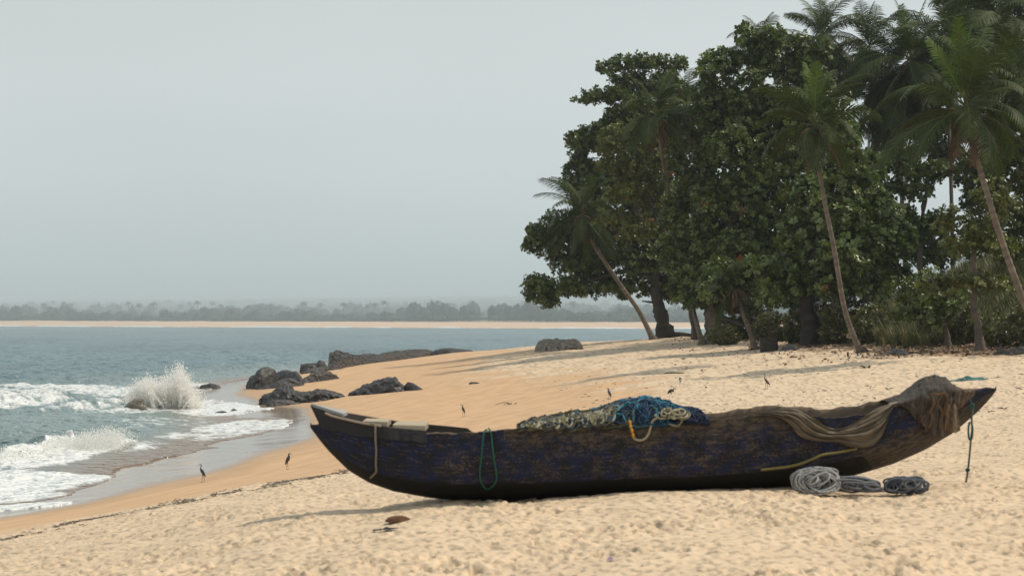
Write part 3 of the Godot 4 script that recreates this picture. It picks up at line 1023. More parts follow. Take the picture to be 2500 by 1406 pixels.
	crown(t, [[2050, 520, 110, 100, 3.5], [2150, 560, 80, 80, 3.5], [2060, 640, 120, 60, 3.5], [2100, 430, 70, 60, 3], [1990, 470, 70, 60, 1], [2060, 400, 50, 40, 1], [2090, 450, 70, 50], [2140, 510, 60, 50, 1], [2060, 530, 80, 60, -1], [1970, 580, 80, 60, 1], [2130, 590, 80, 50, -1], [2190, 600, 50, 36], [2060, 620, 80, 50, -2], [2180, 660, 60, 30, 1], [1960, 680, 80, 40], [2050, 700, 80, 34, -1], [2130, 690, 70, 34, -1], [1900, 650, 60, 50, 1], [1890, 720, 60, 24], [2080, 340, 36, 30, 2], [2040, 300, 40, 40, 3], [2110, 390, 40, 24, 1]], d, 5.6, big, r, Color(0.094, 0.118, 0.036), 1.15)
	# thin trees on the bank
	b = on_ground(2392, 858)
	d = -b.z
	t = thing("almond_tree", b, "slender crooked tree with a grey trunk on the bank, right of its thinner twin", "tree", grp)
	trunk(t, [[2398, 860], [2393, 830], [2390, 795], [2378, 750], [2383, 700], [2378, 640], [2385, 560]], d, 0.24, 0.10, Color(0.13, 0.10, 0.08), "trunk", 1.8)
	for e in [[[2385, 700], [2340, 690], [2300, 680]], [[2378, 660], [2430, 690], [2460, 695]], [[2380, 600], [2330, 560], [2290, 540]], [[2385, 570], [2430, 520]]]:
		trunk(t, e, d, 0.07, 0.02, Color(0.12, 0.09, 0.07), "limb")
	crown(t, [[2390, 560, 60, 36, 0, 0.1], [2330, 540, 50, 30, 0, 0.15], [2440, 510, 50, 40], [2340, 600, 50, 24, 0, 0.15], [2430, 600, 60, 24], [2330, 690, 56, 18], [2400, 690, 56, 16], [2450, 700, 40, 16], [2290, 700, 40, 20], [2420, 470, 40, 30, 0, 0.2]], d, 4.6, big, r, Color(0.105, 0.112, 0.030), 0.85)
	b = on_ground(2312, 848)
	d = -b.z
	t = thing("almond_tree", b, "thinnest crooked young tree on the leaf-strewn bank", "tree", grp)
	trunk(t, [[2320, 850], [2314, 820], [2308, 790], [2300, 760], [2304, 720]], d, 0.18, 0.08, Color(0.13, 0.09, 0.07), "trunk", 1.8)
	for e in [[[2304, 770], [2270, 740], [2230, 735]], [[2302, 745], [2340, 720]]]:
		trunk(t, e, d, 0.05, 0.02, Color(0.12, 0.09, 0.07), "limb")
	crown(t, [[2300, 740, 60, 24], [2250, 735, 56, 26], [2220, 760, 50, 26], [2340, 720, 36, 18, 0, 0.1], [2280, 780, 44, 18], [2210, 700, 60, 26], [2260, 680, 40, 20]], d, 5.0, big, r, Color(0.096, 0.118, 0.034), 0.8)
	# behind on the right
	t = thing("almond_tree", Vector3(32, 6, -150), "broad tree behind the slender ones with a window of sky through it", "tree", grp)
	trunk(t, [[2252, 800], [2248, 640], [2255, 520], [2270, 430]], 150.0, 0.3, 0.12, Color(0.10, 0.08, 0.06))
	for e in [[[2270, 440], [2340, 400], [2420, 400]], [[2260, 460], [2200, 420], [2180, 380]], [[2255, 560], [2200, 540]]]:
		trunk(t, e, 150.0, 0.14, 0.04, Color(0.09, 0.07, 0.055), "limb")
	crown(t, [[2190, 400, 60, 26], [2250, 420, 60, 22], [2310, 415, 60, 20], [2370, 395, 50, 26], [2220, 375, 40, 18], [2230, 470, 50, 30], [2190, 520, 50, 40], [2230, 560, 60, 44], [2290, 560, 44, 40], [2170, 460, 40, 36], [2410, 440, 50, 40], [2380, 480, 40, 50, 1], [2190, 600, 70, 50, 2], [2270, 620, 70, 40, 2], [2400, 560, 60, 50, 2]], 150.0, 4.6, big, r, green)
	t = thing("almond_tree", Vector3(42, 8, -128), "sunlit bushy tree at the right edge above the grassy slope", "tree", grp)
	trunk(t, [[2540, 700], [2530, 560], [2510, 440]], 128.0, 0.3, 0.12, Color(0.10, 0.08, 0.06))
	crown(t, [[2430, 320, 40, 26, 0, 0.3], [2470, 300, 50, 36, 0, 0.3], [2440, 370, 50, 40, 0, 0.2], [2500, 370, 60, 60], [2460, 440, 50, 50, 0, 0.1], [2520, 480, 60, 80], [2470, 540, 50, 50, 0, 0.1], [2530, 280, 60, 50], [2400, 590, 50, 34, 4], [2470, 610, 60, 34, 4], [2340, 610, 50, 34, 8], [2540, 580, 60, 60]], 128.0, 4.8, big, r, Color(0.105, 0.115, 0.030))
	t = thing("almond_tree", Vector3(52, 9, -175), "dark tall tree behind the palms in the upper right corner", "tree", grp)
	trunk(t, [[2440, 760], [2435, 500], [2420, 300], [2410, 150]], 175.0, 0.45, 0.2, Color(0.05, 0.04, 0.03))
	crown(t, [[2340, 60, 60, 60], [2400, 100, 70, 70], [2470, 60, 60, 80], [2430, 200, 80, 70], [2500, 180, 60, 90], [2370, 190, 50, 50], [2340, -20, 70, 50], [2440, -40, 90, 60], [2480, 280, 60, 50], [2540, 40, 60, 100], [2290, 200, 70, 90], [2230, 260, 70, 70], [2160, 220, 50, 60], [2340, 300, 60, 50], [2300, 372, 56, 36], [2345, 420, 34, 46], [2268, 425, 34, 30], [2300, 330, 60, 40], [2080, 190, 40, 50]], 175.0, 4.6, big, r, Color(0.058, 0.075, 0.024))


# ---------------------------------------------------------------- coconut palms
func frond(r: RandomNumberGenerator, long: float, lift: float, droop: float, hue: Color, rib: Color) -> ArrayMesh:
	var s := Shape.new()
	var n := 16
	var pts := PackedVector3Array([Vector3.ZERO])
	var ang := lift
	var p := Vector3.ZERO
	for i in n:
		var u := (i + 0.5) / n
		ang = lift - droop * pow(u, 1.4)
		p += Vector3(cos(ang), sin(ang), 0) * long / n
		pts.append(p)
	var rr := PackedFloat32Array()
	for i in n + 1:
		rr.append(lerpf(0.045, 0.008, float(i) / n))
	s.tube(pts, rr, 4, rib)
	var count := 46
	for i in count:
		var u := 0.13 + 0.87 * (i + 0.5) / count
		var q := u * n
		var j := mini(int(q), n - 1)
		var at := pts[j].lerp(pts[j + 1], q - j)
		var dir := (pts[j + 1] - pts[j]).normalized()
		var l := long * 0.26 * pow(sin(PI * (0.16 + 0.78 * u)), 0.7)
		for sd in [-1.0, 1.0]:
			var side := Vector3(0, 0, sd)
			var nrm: Vector3 = dir.cross(side) * sd
			var way := (dir * 0.75 + side * 0.85 + Vector3(0, -0.16, 0) + Vector3(r.randfn(0, 0.05), r.randfn(0, 0.08), r.randfn(0, 0.05))).normalized()
			var ll := l * r.randf_range(0.8, 1.1)
			var w := way.cross(nrm).normalized() * 0.030
			var mid := at + way * ll * 0.55 - Vector3(0, ll * 0.05, 0)
			var tip := at + way * ll * 0.95 - Vector3(0, ll * 0.22, 0)
			var k := r.randf_range(0.75, 1.25)
			var col := hue * k
			var f := s.v.size()
			s.put(at + w, col)
			s.put(at - w, col)
			s.put(mid + w, col)
			s.put(mid - w, col)
			s.put(tip, col)
			s.tri(f, f + 1, f + 3)
			s.tri(f, f + 3, f + 2)
			s.tri(f + 2, f + 3, f + 4)
	return s.mesh(palm_mat(), false)


func palm_mat() -> StandardMaterial3D:
	if not mats.has("palm_leaf"):
		var m := mat("palm_leaf", Color.WHITE, 0.55)
		m.metallic_specular = 0.25
		m.backlight_enabled = true
		m.backlight = Color(0.48, 0.58, 0.20)
	return mats["palm_leaf"]


var frond_kinds := []
var dead_kinds := []


func palm(pts: Array, d: float, top: Array, long: float, count: int, label: String, seed_value: int, thick := 0.15, fresh := 0.3, hang := 6.3) -> void:
	var r := rand(seed_value)
	var foot := P(pts[0][0], pts[0][1], d)
	foot.y = ground(foot.x, foot.z)
	var t := thing("coconut_palm", foot, label, "palm tree", "coconut palms along the beach")
	var all := pts.duplicate()
	all.append([top[0], top[1] + 12, top[2] if top.size() > 2 else 0.0])
	var w := []
	for e in all:
		w.append(P(e[0], e[1], d + (e[2] if e.size() > 2 else 0.0)))
	w[0].y = minf(w[0].y, foot.y) - 0.2
	var c := curve(w, 14)
	var s := Shape.new()
	var rr := PackedFloat32Array()
	var cc := []
	for i in c.size():
		var a := float(i) / (c.size() - 1)
		rr.append((lerpf(thick * 1.1, thick * 0.75, a) + thick * 1.3 * exp(-a * 22.0)) * (1.06 if i % 2 == 0 else 0.96))
		cc.append(Color(0.21, 0.165, 0.125) * (r.randf_range(0.75, 1.2) * (1.0 if i % 2 == 0 else 0.75)))
		c[i] -= foot
	s.tube(c, rr, 10, cc)
	# root mass
	for i in 9:
		var a := TAU * i / 9 + r.randf()
		s.tube(PackedVector3Array([c[0] + Vector3(0, 0.5, 0), c[0] + Vector3(cos(a) * thick * 2.2, 0.28, sin(a) * thick * 2.2), c[0] + Vector3(cos(a) * thick * 3.6, 0.0, sin(a) * thick * 3.6)]), [0.1, 0.07, 0.03], 5, Color(0.13, 0.095, 0.07))
	part("trunk", s.mesh(bark_mat()), t)
	var head := P(top[0], top[1], d + (top[2] if top.size() > 2 else 0.0)) - foot
	# spear of young leaves, arching leaves, then hanging ones
	for i in count:
		var u := (i + 0.5) / count
		var kind := int(clampf(pow(u, 0.85) * hang + r.randfn(0, 0.25), 0, 5.99))
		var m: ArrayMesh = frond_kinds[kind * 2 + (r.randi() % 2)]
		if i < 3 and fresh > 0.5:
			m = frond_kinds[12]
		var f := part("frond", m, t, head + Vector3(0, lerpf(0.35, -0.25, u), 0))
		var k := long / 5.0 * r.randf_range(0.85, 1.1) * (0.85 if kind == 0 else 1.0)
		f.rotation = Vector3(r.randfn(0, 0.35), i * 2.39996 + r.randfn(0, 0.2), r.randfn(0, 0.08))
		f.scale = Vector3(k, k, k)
	for i in 8:
		var f := part("dead_frond", dead_kinds[i % 2], t, head + Vector3(0, -0.4, 0))
		f.rotation.y = i * 1.7 + r.randf()
		var k := long / 5.0 * r.randf_range(0.35, 0.6)
		f.scale = Vector3(k, k, k)
	# fibrous sheaths and bunch stalks under the head
	s = Shape.new()
	for i in 34:
		var a := i * 2.4 + r.randf()
		var out := Vector3(cos(a), 0, sin(a))
		var l := r.randf_range(0.4, 1.15)
		s.tube(PackedVector3Array([Vector3(0, 0.1, 0), out * l * 0.5 + Vector3(0, 0.12, 0), out * l * 0.85 + Vector3(0, -0.15, 0), out * l * 0.95 + Vector3(0, r.randf_range(-1.3, -0.4), 0)]), [0.06, 0.05, 0.04, 0.012], 5, Color(0.16, 0.105, 0.065) * r.randf_range(0.6, 1.3))
	part("leaf_sheaths", s.mesh(mat("fibre", Color.WHITE, 0.9)), t, head + Vector3(0, -0.35, 0))
	for i in 5:
		var a := i * 1.3 + 0.4
		var nut := SphereMesh.new()
		nut.radius = 0.12
		nut.height = 0.28
		nut.radial_segments = 10
		nut.rings = 6
		nut.material = mat("coconut", lin(0.16, 0.15, 0.03), 0.5, false)
		part("coconut", nut, t, head + Vector3(cos(a) * 0.34, -0.55 - 0.1 * (i % 2), sin(a) * 0.34))


func build_palms() -> void:
	var r := rand(91)
	var hue := Color(0.062, 0.080, 0.024)
	var rib := Color(0.12, 0.12, 0.045)
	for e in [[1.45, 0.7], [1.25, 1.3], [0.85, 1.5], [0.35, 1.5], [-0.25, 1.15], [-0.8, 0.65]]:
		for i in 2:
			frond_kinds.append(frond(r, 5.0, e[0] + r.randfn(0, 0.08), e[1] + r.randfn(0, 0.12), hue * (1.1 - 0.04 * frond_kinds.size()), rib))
	frond_kinds.append(frond(r, 4.6, 1.48, 0.35, Color(0.09, 0.13, 0.025), Color(0.2, 0.2, 0.05)))
	for i in 2:
		dead_kinds.append(frond(r, 5.0, -0.6 - 0.4 * i, 0.8, Color(0.13, 0.085, 0.05), Color(0.16, 0.11, 0.07)))
	var b := Vector3.ZERO
	palm([[1598, 827], [1560, 760], [1515, 695], [1455, 605], [1432, 555]], 178.0, [1424, 522], 5.0, 26, "palm leaning out left over the sea at the left end of the trees", 101, 0.2)
	b = on_ground(1715, 842)
	palm([[1718, 844], [1702, 790], [1690, 740, 3], [1655, 560, 9], [1625, 430, 9], [1612, 340, 3]], -b.z, [1604, 285], 4.4, 22, "thin palm rising in front of the yellow-green crown", 102, 0.17, 0.3, 5.0)
	palm([[1760, 825], [1740, 600], [1700, 350]], 172.0, [1682, 262], 4.4, 20, "palm half hidden behind the thin one, its trunk inside the crowns", 103, 0.15)
	b = on_ground(2106, 861)
	palm([[2108, 862], [2082, 812], [2060, 740], [2040, 620], [2018, 510], [2000, 410], [1994, 350]], -b.z, [1990, 305], 4.2, 25, "tall slim palm with a long bare curved trunk in front of the dark tree", 104, 0.145, 0.9, 4.7)
	palm([[2560, 880], [2495, 720], [2445, 580], [2408, 460], [2375, 350]], 96.0, [2356, 262], 4.8, 27, "palm at the right with a bare trunk leaning in from the frame's edge", 105, 0.16, 0.9, 4.9)
	palm([[2040, 815], [2030, 500], [2015, 200]], 160.0, [2008, 95], 4.9, 32, "palm with the highest crown of all, above the middle tree's right side", 106, 0.16)
	palm([[2150, 800], [2146, 400], [2130, 220]], 168.0, [2124, 120], 5.0, 28, "small upright palm between the highest palm and the big drooping one", 107, 0.15)
	palm([[2222, 815], [2204, 500], [2206, 300]], 156.0, [2226, 150], 6.7, 32, "big palm with long fronds hanging nearly straight down", 108, 0.17, 0.9)
	palm([[2140, 812], [2134, 500], [2138, 350]], 160.0, [2145, 265], 6.0, 30, "drooping palm directly left of the big hanging-frond palm", 109, 0.16)
	palm([[2440, 800], [2440, 400], [2436, 200]], 145.0, [2438, 60], 6.0, 34, "dark palm high in the upper right corner", 110, 0.17)
	palm([[1880, 815], [1870, 400], [1862, 200]], 176.0, [1858, 112], 4.2, 18, "palm whose frond tips just show above the middle tree", 111, 0.15)
	b = on_ground(1842, 853)
	palm([[1846, 856], [1836, 820], [1824, 785], [1810, 752], [1800, 725]], -b.z, [1792, 700], 2.6, 8, "short palm with a thick leaning trunk beside the square stump", 112, 0.2)
	palm([[2520, 800], [2505, 500], [2500, 320]], 128.0, [2498, 205], 5.4, 30, "palm at the right edge behind the one with the leaning trunk", 113, 0.16)
	palm([[2330, 800], [2325, 500], [2318, 300]], 160.0, [2312, 110], 6.2, 34, "shaded palm between the big drooping palm and the corner", 114, 0.16)


# ---------------------------------------------------------------- undergrowth
func build_undergrowth() -> void:
	var r := rand(121)
	var tuft := Shape.new()
	for i in 14:
		var a := i * 2.4
		var el := r.randf_range(0.0, 1.2)
		var out := Vector3(cos(a) * cos(el), sin(el), sin(a) * cos(el))
		var sd := out.cross(Vector3.UP).normalized() * 0.055
		var l := r.randf_range(0.14, 0.3)
		var k := r.randf_range(0.7, 1.3)
		var f := tuft.v.size()
		tuft.put(out * 0.03, Color(k, k, k))
		tuft.put(out * l * 0.5 + sd, Color(k, k, k))
		tuft.put(out * l * 0.5 - sd, Color(k, k, k))
		tuft.put(out * l - Vector3(0, 0.03, 0), Color(k, k, k))
		tuft.tri(f, f + 1, f + 2)
		tuft.tri(f + 1, f + 3, f + 2)
	var tm := tuft.mesh(leaf_mat(), false)
	var n := 0
	for e in [[1768, 842, 80, 52, "low leafy bush left of the short thick palm"], [1812, 828, 70, 60, "bush directly behind the short thick palm"], [1890, 835, 100, 80, "pale-topped bush behind the square stump"], [1945, 838, 60, 90, "narrow bush hugging the left of the thick black trunk"],
			[2040, 838, 80, 100, "shaded bush between the black trunk and the tall slim palm"], [2130, 838, 90, 100, "dark bush right of the tall slim palm's foot"], [2205, 836, 80, 80, "dense bush on the bank left of the thin young tree"], [2270, 838, 70, 70, "bush between the two crooked bank trees"], [2350, 840, 70, 110, "bush close behind the grey crooked trunk"],
			[2440, 846, 80, 90, "dry-looking bush on the bank right of the crooked trees"], [2500, 848, 70, 110, "bush at the bank's right edge under the leaning palm"], [1850, 812, 80, 90, "tall thicket glimpsed behind the bushes by the stump"], [2000, 815, 130, 120, "tall thicket filling the gap under the dark tree"], [2110, 815, 120, 120, "tall thicket behind the tall slim palm's trunk"], [1790, 815, 50, 50, "small bush by the gnarled pale trunk"]]:
		var b := on_ground(e[0], e[1])
		var d := -b.z
		if e[1] < 820:
			b = P(e[0], 822, 162.0)
			b.y = ground(b.x, b.z)
			d = 162.0
		var t := thing("bush", b, e[4], "bush", "bushes under the trees")
		var rx: float = e[2] / F * d * 0.55
		var ry: float = e[3] / F * d
		var s := Shape.new()
		for i in 7:
			var a := i * 0.9
			s.tube(PackedVector3Array([Vector3(0, -0.1, 0), Vector3(cos(a) * rx * 0.4, ry * 0.4, sin(a) * 0.5), Vector3(cos(a) * rx * 0.75, ry * 0.75, sin(a) * 0.8)]), [0.03, 0.02, 0.008], 4, Color(0.09, 0.07, 0.05))
		part("stems", s.mesh(bark_mat()), t)
		var w := []
		var cl := PackedColorArray()
		var holes := noise(0.8, 122 + n, 2)
		for i in int(170 * rx * ry):
			var u := Vector3(r.randfn(0, 1), r.randfn(0, 1), r.randfn(0, 1)).normalized()
			var q := Vector3(u.x * rx, ry * 0.42 + u.y * ry * 0.5, u.z * minf(rx, 1.4)) * (1.0 - 0.5 * pow(r.randf(), 2))
			if holes.get_noise_3d(q.x, q.y, q.z) < -0.2:
				continue
			var k := r.randf_range(0.7, 1.2)
			w.append(Transform3D(Basis.from_euler(Vector3(r.randfn(0, 0.5), r.randf() * TAU, r.randfn(0, 0.5))).scaled(Vector3(k, k, k)), q))
			var g := r.randf_range(0.6, 1.4)
			cl.append(Color(0.14, 0.145, 0.05).lerp(Color(0.30, 0.23, 0.11), clampf(r.randfn(0.1, 0.2), 0, 1)) * g)
		scatter("foliage", tm, w, cl, t)
		n += 1
	# long grass on the slope at the right
	var blade := Shape.new()
	for i in 16:
		var a := i * 2.4
		var out := Vector3(cos(a), 0, sin(a)) * r.randf_range(0.1, 0.5)
		var sd := Vector3(-sin(a), 0, cos(a)) * 0.012
		var hgt := r.randf_range(0.6, 1.1)
		var k := r.randf_range(0.75, 1.25)
		var f := blade.v.size()
		for q in [[0.0, 0.0, 1.0], [0.35, 0.6, 0.9], [1.0, 0.95, 0.1]]:
			blade.put(out * q[0] + Vector3(0, q[1] * hgt, 0) + sd * q[2], Color(k, k, k))
			blade.put(out * q[0] + Vector3(0, q[1] * hgt, 0) - sd * q[2], Color(k, k, k))
		blade.lattice(f, 3, 2)
	var gm := mat("grass_blade", Color.WHITE, 0.6)
	gm.backlight_enabled = true
	gm.backlight = Color(0.4, 0.42, 0.2)
	var w := []
	var cl := PackedColorArray()
	var thin := noise(0.25, 123, 2)
	while w.size() < 9000:
		var z := r.randf_range(-158, -112)
		var x := r.randf_range(0.185, 0.30) * -z
		var soil := field(field_soil, x, z)
		if soil < 0.75 or field(field_h, x, z) < 4.02 + 0.5 * thin.get_noise_2d(x, z) or r.randf() > 0.75 + thin.get_noise_2d(x, z):
			continue
		var k := r.randf_range(0.7, 1.6) * (1.0 + 0.5 * thin.get_noise_2d(z * 2.0, x * 2.0))
		w.append(Transform3D(Basis(Vector3.UP, r.randf() * TAU).scaled(Vector3(k, k, k)), Vector3(x, ground(x, z) - 0.05, z)))
		cl.append(Color(0.10, 0.125, 0.035).lerp(Color(0.27, 0.23, 0.10), clampf(r.randfn(0.35, 0.3), 0, 1)) * r.randf_range(0.6, 1.3))
	tag(scatter("grass", blade.mesh(gm, false), w, cl, self), "long green and straw grass on the slope under the right-hand trees", "grass", "", "stuff")
	# dead leaves on the bank
	var lf := Shape.new()
	lf.put(Vector3(-0.13, 0, 0))
	lf.put(Vector3(0, 0.04, 0.07))
	lf.put(Vector3(0, 0.03, -0.07))
	lf.put(Vector3(0.14, 0.05, 0))
	lf.tri(0, 1, 2)
	lf.tri(1, 3, 2)
	w = []
	cl = PackedColorArray()
	while w.size() < 9000:
		var px := r.randf_range(1640, 2560)
		var z := -r.randf_range(98, 175)
		var x := (px - 1250) / F * -z
		var soil := field(field_soil, x, z)
		if r.randf() > soil * soil + 0.012 or field(field_h, x, z) > 5.5:
			continue
		var k := r.randf_range(0.6, 1.2)
		w.append(Transform3D(Basis.from_euler(Vector3(r.randfn(0, 0.4), r.randf() * TAU, r.randfn(0, 0.4))).scaled(Vector3(k, k, k)), Vector3(x, ground(x, z) + 0.01, z)))
		cl.append(Color(0.20, 0.10, 0.05).lerp(Color(0.30, 0.22, 0.13), r.randf()) * r.randf_range(0.4, 1.2))
	tag(scatter("leaf_litter", lf.mesh(mat("dead_leaf", Color.WHITE, 0.8), false), w, cl, self), "brown dead leaves strewn over the bank under the trees", "leaves", "", "stuff")


# ---------------------------------------------------------------- the canoe
const BX := [757.0, 775.0, 800.0, 850.0, 900.0, 960.0, 1048.0, 1120.0, 1300.0, 1500.0, 1700.0, 1850.0, 1930.0, 2030.0, 2100.0, 2180.0, 2260.0, 2330.0, 2390.0, 2420.0, 2434.0]
const BG := [1036.0, 1037.0, 1041.0, 1046.0, 1050.0, 1054.0, 1061.0, 1058.0, 1046.0, 1037.0, 1029.0, 1014.0, 1014.0, 1021.0, 1012.0, 990.0, 973.0, 960.0, 951.0, 948.0, 949.0]
const BK := [1043.0, 1068.0, 1099.0, 1148.0, 1178.0, 1199.0, 1215.0, 1222.0, 1226.0, 1218.0, 1210.0, 1202.0, 1194.0, 1174.0, 1157.0, 1133.0, 1098.0, 1056.0, 1004.0, 972.0, 953.0]
const BW := [0.015, 0.06, 0.12, 0.22, 0.30, 0.37, 0.43, 0.46, 0.50, 0.50, 0.50, 0.48, 0.47, 0.45, 0.42, 0.37, 0.28, 0.18, 0.08, 0.035, 0.012]
const HT := [0.0, 0.08, 0.16, 0.25, 0.34, 0.43, 0.52, 0.60, 0.66, 0.71, 0.755, 0.80, 0.85, 0.90, 0.95, 1.0]
const HW := [1.0, 1.01, 1.015, 1.015, 1.01, 1.0, 0.985, 0.965, 0.945, 0.91, 0.82, 0.72, 0.58, 0.42, 0.22, 0.0]
const ROLL_X := [757.0, 950.0, 1100.0, 1400.0, 1700.0, 1900.0, 2300.0]
const ROLL := [0.03, 0.0, -0.05, -0.05, 0.0, 0.06, 0.06]
var hew: FastNoiseLite


func boat_depth(px: float) -> float:
	return 20.2 + (px - 1100.0) * 0.0006


func hull(px: float, s: float, side: float, inset := 0.0) -> Vector3:
	# s runs from the gunwale (0) to the keel (1); side -1 is the near side
	var dc := boat_depth(px)
	var hw := table(px, BX, BW)
	var yg := P(px, table(px, BX, BG), dc - hw).y + hew.get_noise_2d(px * 0.02, side * 9.0) * 0.014
	var yk := P(px, table(px, BX, BK), dc).y + inset * 1.2
	var q := clampf(s, 0, 1) * (HT.size() - 1)
	var i := mini(int(q), HT.size() - 2)
	var t := lerpf(HT[i], HT[i + 1], q - i)
	var w := lerpf(HW[i], HW[i + 1], q - i)
	var sharp := clampf(1.0 - hw / 0.42, 0.0, 1.0)
	w = lerpf(w, 1.0 - pow(t, 1.5), sharp)
	var at := P(px, 900, dc)
	var wide := maxf(0.0, hw - inset) * w + hew.get_noise_2d(px * 0.035, s * 3.0 + side * 20.0) * 0.010 * w
	var roll := 0.0 if side < 0.0 else 2.0 * hw * table(px, ROLL_X, ROLL) * (1.0 - t)
	return Vector3(at.x, lerpf(yg, yk, t) + roll, at.z - side * wide)


func hull_at(px: float, py: float, proud := 0.02) -> Vector3:
	# the point of the near side seen at a place of the picture
	var best := hull(px, 0, -1)
	var miss := 1e9
	for i in 61:
		var p := hull(px, i / 60.0, -1)
		var d := EYE.z - p.z
		var q := P(px, py, d)
		if absf(q.y - p.y) < miss:
			miss = absf(q.y - p.y)
			best = Vector3(q.x, q.y, p.z)
	best.z += proud
	return best


func paint_hull() -> StandardMaterial3D:
	var wide := 1400
	var tall := 420
	var im := Image.create(wide, tall, false, Image.FORMAT_RGB8)
	var n1 := noise(0.012, 131, 4)
	var n2 := noise(0.05, 132, 3)
	var n3 := noise(0.25, 133, 2)
	var n4 := noise(0.02, 134, 4)
	var n5 := noise(0.006, 135, 2)
	var n7 := noise(0.05, 137, 3)
	var n6 := noise(0.11, 136, 3)
	var blue := Color(0.009, 0.015, 0.047)
	var blue2 := Color(0.010, 0.011, 0.018)
	var wood := Color(0.098, 0.074, 0.052)
	var wood2 := Color(0.034, 0.028, 0.022)
	var pink := Color(0.16, 0.115, 0.084)
	var bottom_black := Color(0.010, 0.009, 0.008)
	for y in tall:
		var v := float(y) / tall
		var s := minf(v, 1.0 - v) * 2.0
		for x in wide:
			var px := lerpf(750, 2440, float(x) / wide)
			var a := n1.get_noise_2d(x, y * 1.7)
			var b := n2.get_noise_2d(x * 0.7, y * 1.2)
			var c := n3.get_noise_2d(x * 0.5, y * 1.3)
			var col := blue.lerp(blue2, clampf(0.5 + n4.get_noise_2d(x, y) * 1.4, 0, 1))
			# bare wood along the hewn gunwale amidships, thinner towards the bow
			var bare := 1.15 - s * 4.6 if px > 1230 and px < 1960 else 0.10 - s * 2.0
			bare = maxf(bare, 0.0) + 0.95 * smoothstep(1990, 2110, px) * smoothstep(0.30, 0.46, s) + 0.25 * smoothstep(2180, 2300, px) * (1.0 - smoothstep(0.0, 0.2, s))
			bare += 0.22 * exp(-pow((px - 1110) / 70.0, 2)) * exp(-pow((s - 0.30) / 0.14, 2))
			bare += 0.20 * smoothstep(1150, 1500, px) * (1.0 - smoothstep(1900, 2100, px))
			bare -= 0.55 * (1.0 - smoothstep(980, 1130, px))
			var worn := smoothstep(-0.05, 0.70, a * 0.55 + b * 0.40 + c * 0.48 + n6.get_noise_2d(x, y) * 0.45 + bare - 0.04)
			var w := wood2.lerp(wood, clampf(0.5 + b * 1.1 + c * 0.4, 0, 1))
			w = w.lerp(pink, clampf(0.75 * exp(-pow((px - 1120) / 60.0, 2)) * exp(-pow((s - 0.3) / 0.12, 2)) + 0.2 * c, 0, 0.8))
			var crack := n7.get_noise_2d(x * 0.12, y * 5.0) + 0.4 * n7.get_noise_2d(x * 0.5 + 70.0, y * 9.0)
			w = w * (1.0 - 0.5 * smoothstep(0.25, 0.6, absf(crack)))
			col = col.lerp(w, worn * (0.44 + 0.3 * a + 0.45 * clampf(bare, 0.0, 1.0)))
			var scuff := n2.get_noise_2d(x * 0.25 + 500.0, y * 2.6 + 90.0) * 0.7 + c * 0.4
			if scuff > 0.36:
				col = col.lerp(pink * 0.8, smoothstep(0.36, 0.55, scuff) * 0.6)
			# lower hull coloured black below a wavering line, ending short of the stern
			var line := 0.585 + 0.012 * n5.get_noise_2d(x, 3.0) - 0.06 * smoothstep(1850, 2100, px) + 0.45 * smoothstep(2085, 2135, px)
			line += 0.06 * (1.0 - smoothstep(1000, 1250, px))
			col = col.lerp(bottom_black * (1.0 + 0.8 * c), smoothstep(line - 0.006, line + 0.006, s) * (1.0 - smoothstep(2120, 2140, px)))
			im.set_pixel(x, y, col.linear_to_srgb())
	var m := mat("hull_paint", Color.WHITE, 0.72, false)
	m.albedo_texture = ImageTexture.create_from_image(im)
	m.metallic_specular = 0.35
	return m


func strip(a: Array, m: Material, thick: Vector3, col := Color.WHITE) -> ArrayMesh:
	# a plank: pairs [top, bottom], given thickness
	var s := Shape.new()
	for e in a:
		s.put(e[0], col)
		s.put(e[0] + thick, col * 0.9)
		s.put(e[1] + thick, col * 0.8)
		s.put(e[1], col * 0.9)
	s.lattice(0, a.size(), 4, true)
	for f in [0, (a.size() - 1) * 4]:
		s.quad(f, f + 1, f + 2, f + 3)
	return s.mesh(m, false)


func wood_mat() -> StandardMaterial3D:
	if not mats.has("old_wood"):
		grain(mat("old_wood", Color.WHITE, 0.85), 0.03, 0.6, Vector3(2.0, 14.0, 9.0), 141)
	return mats["old_wood"]


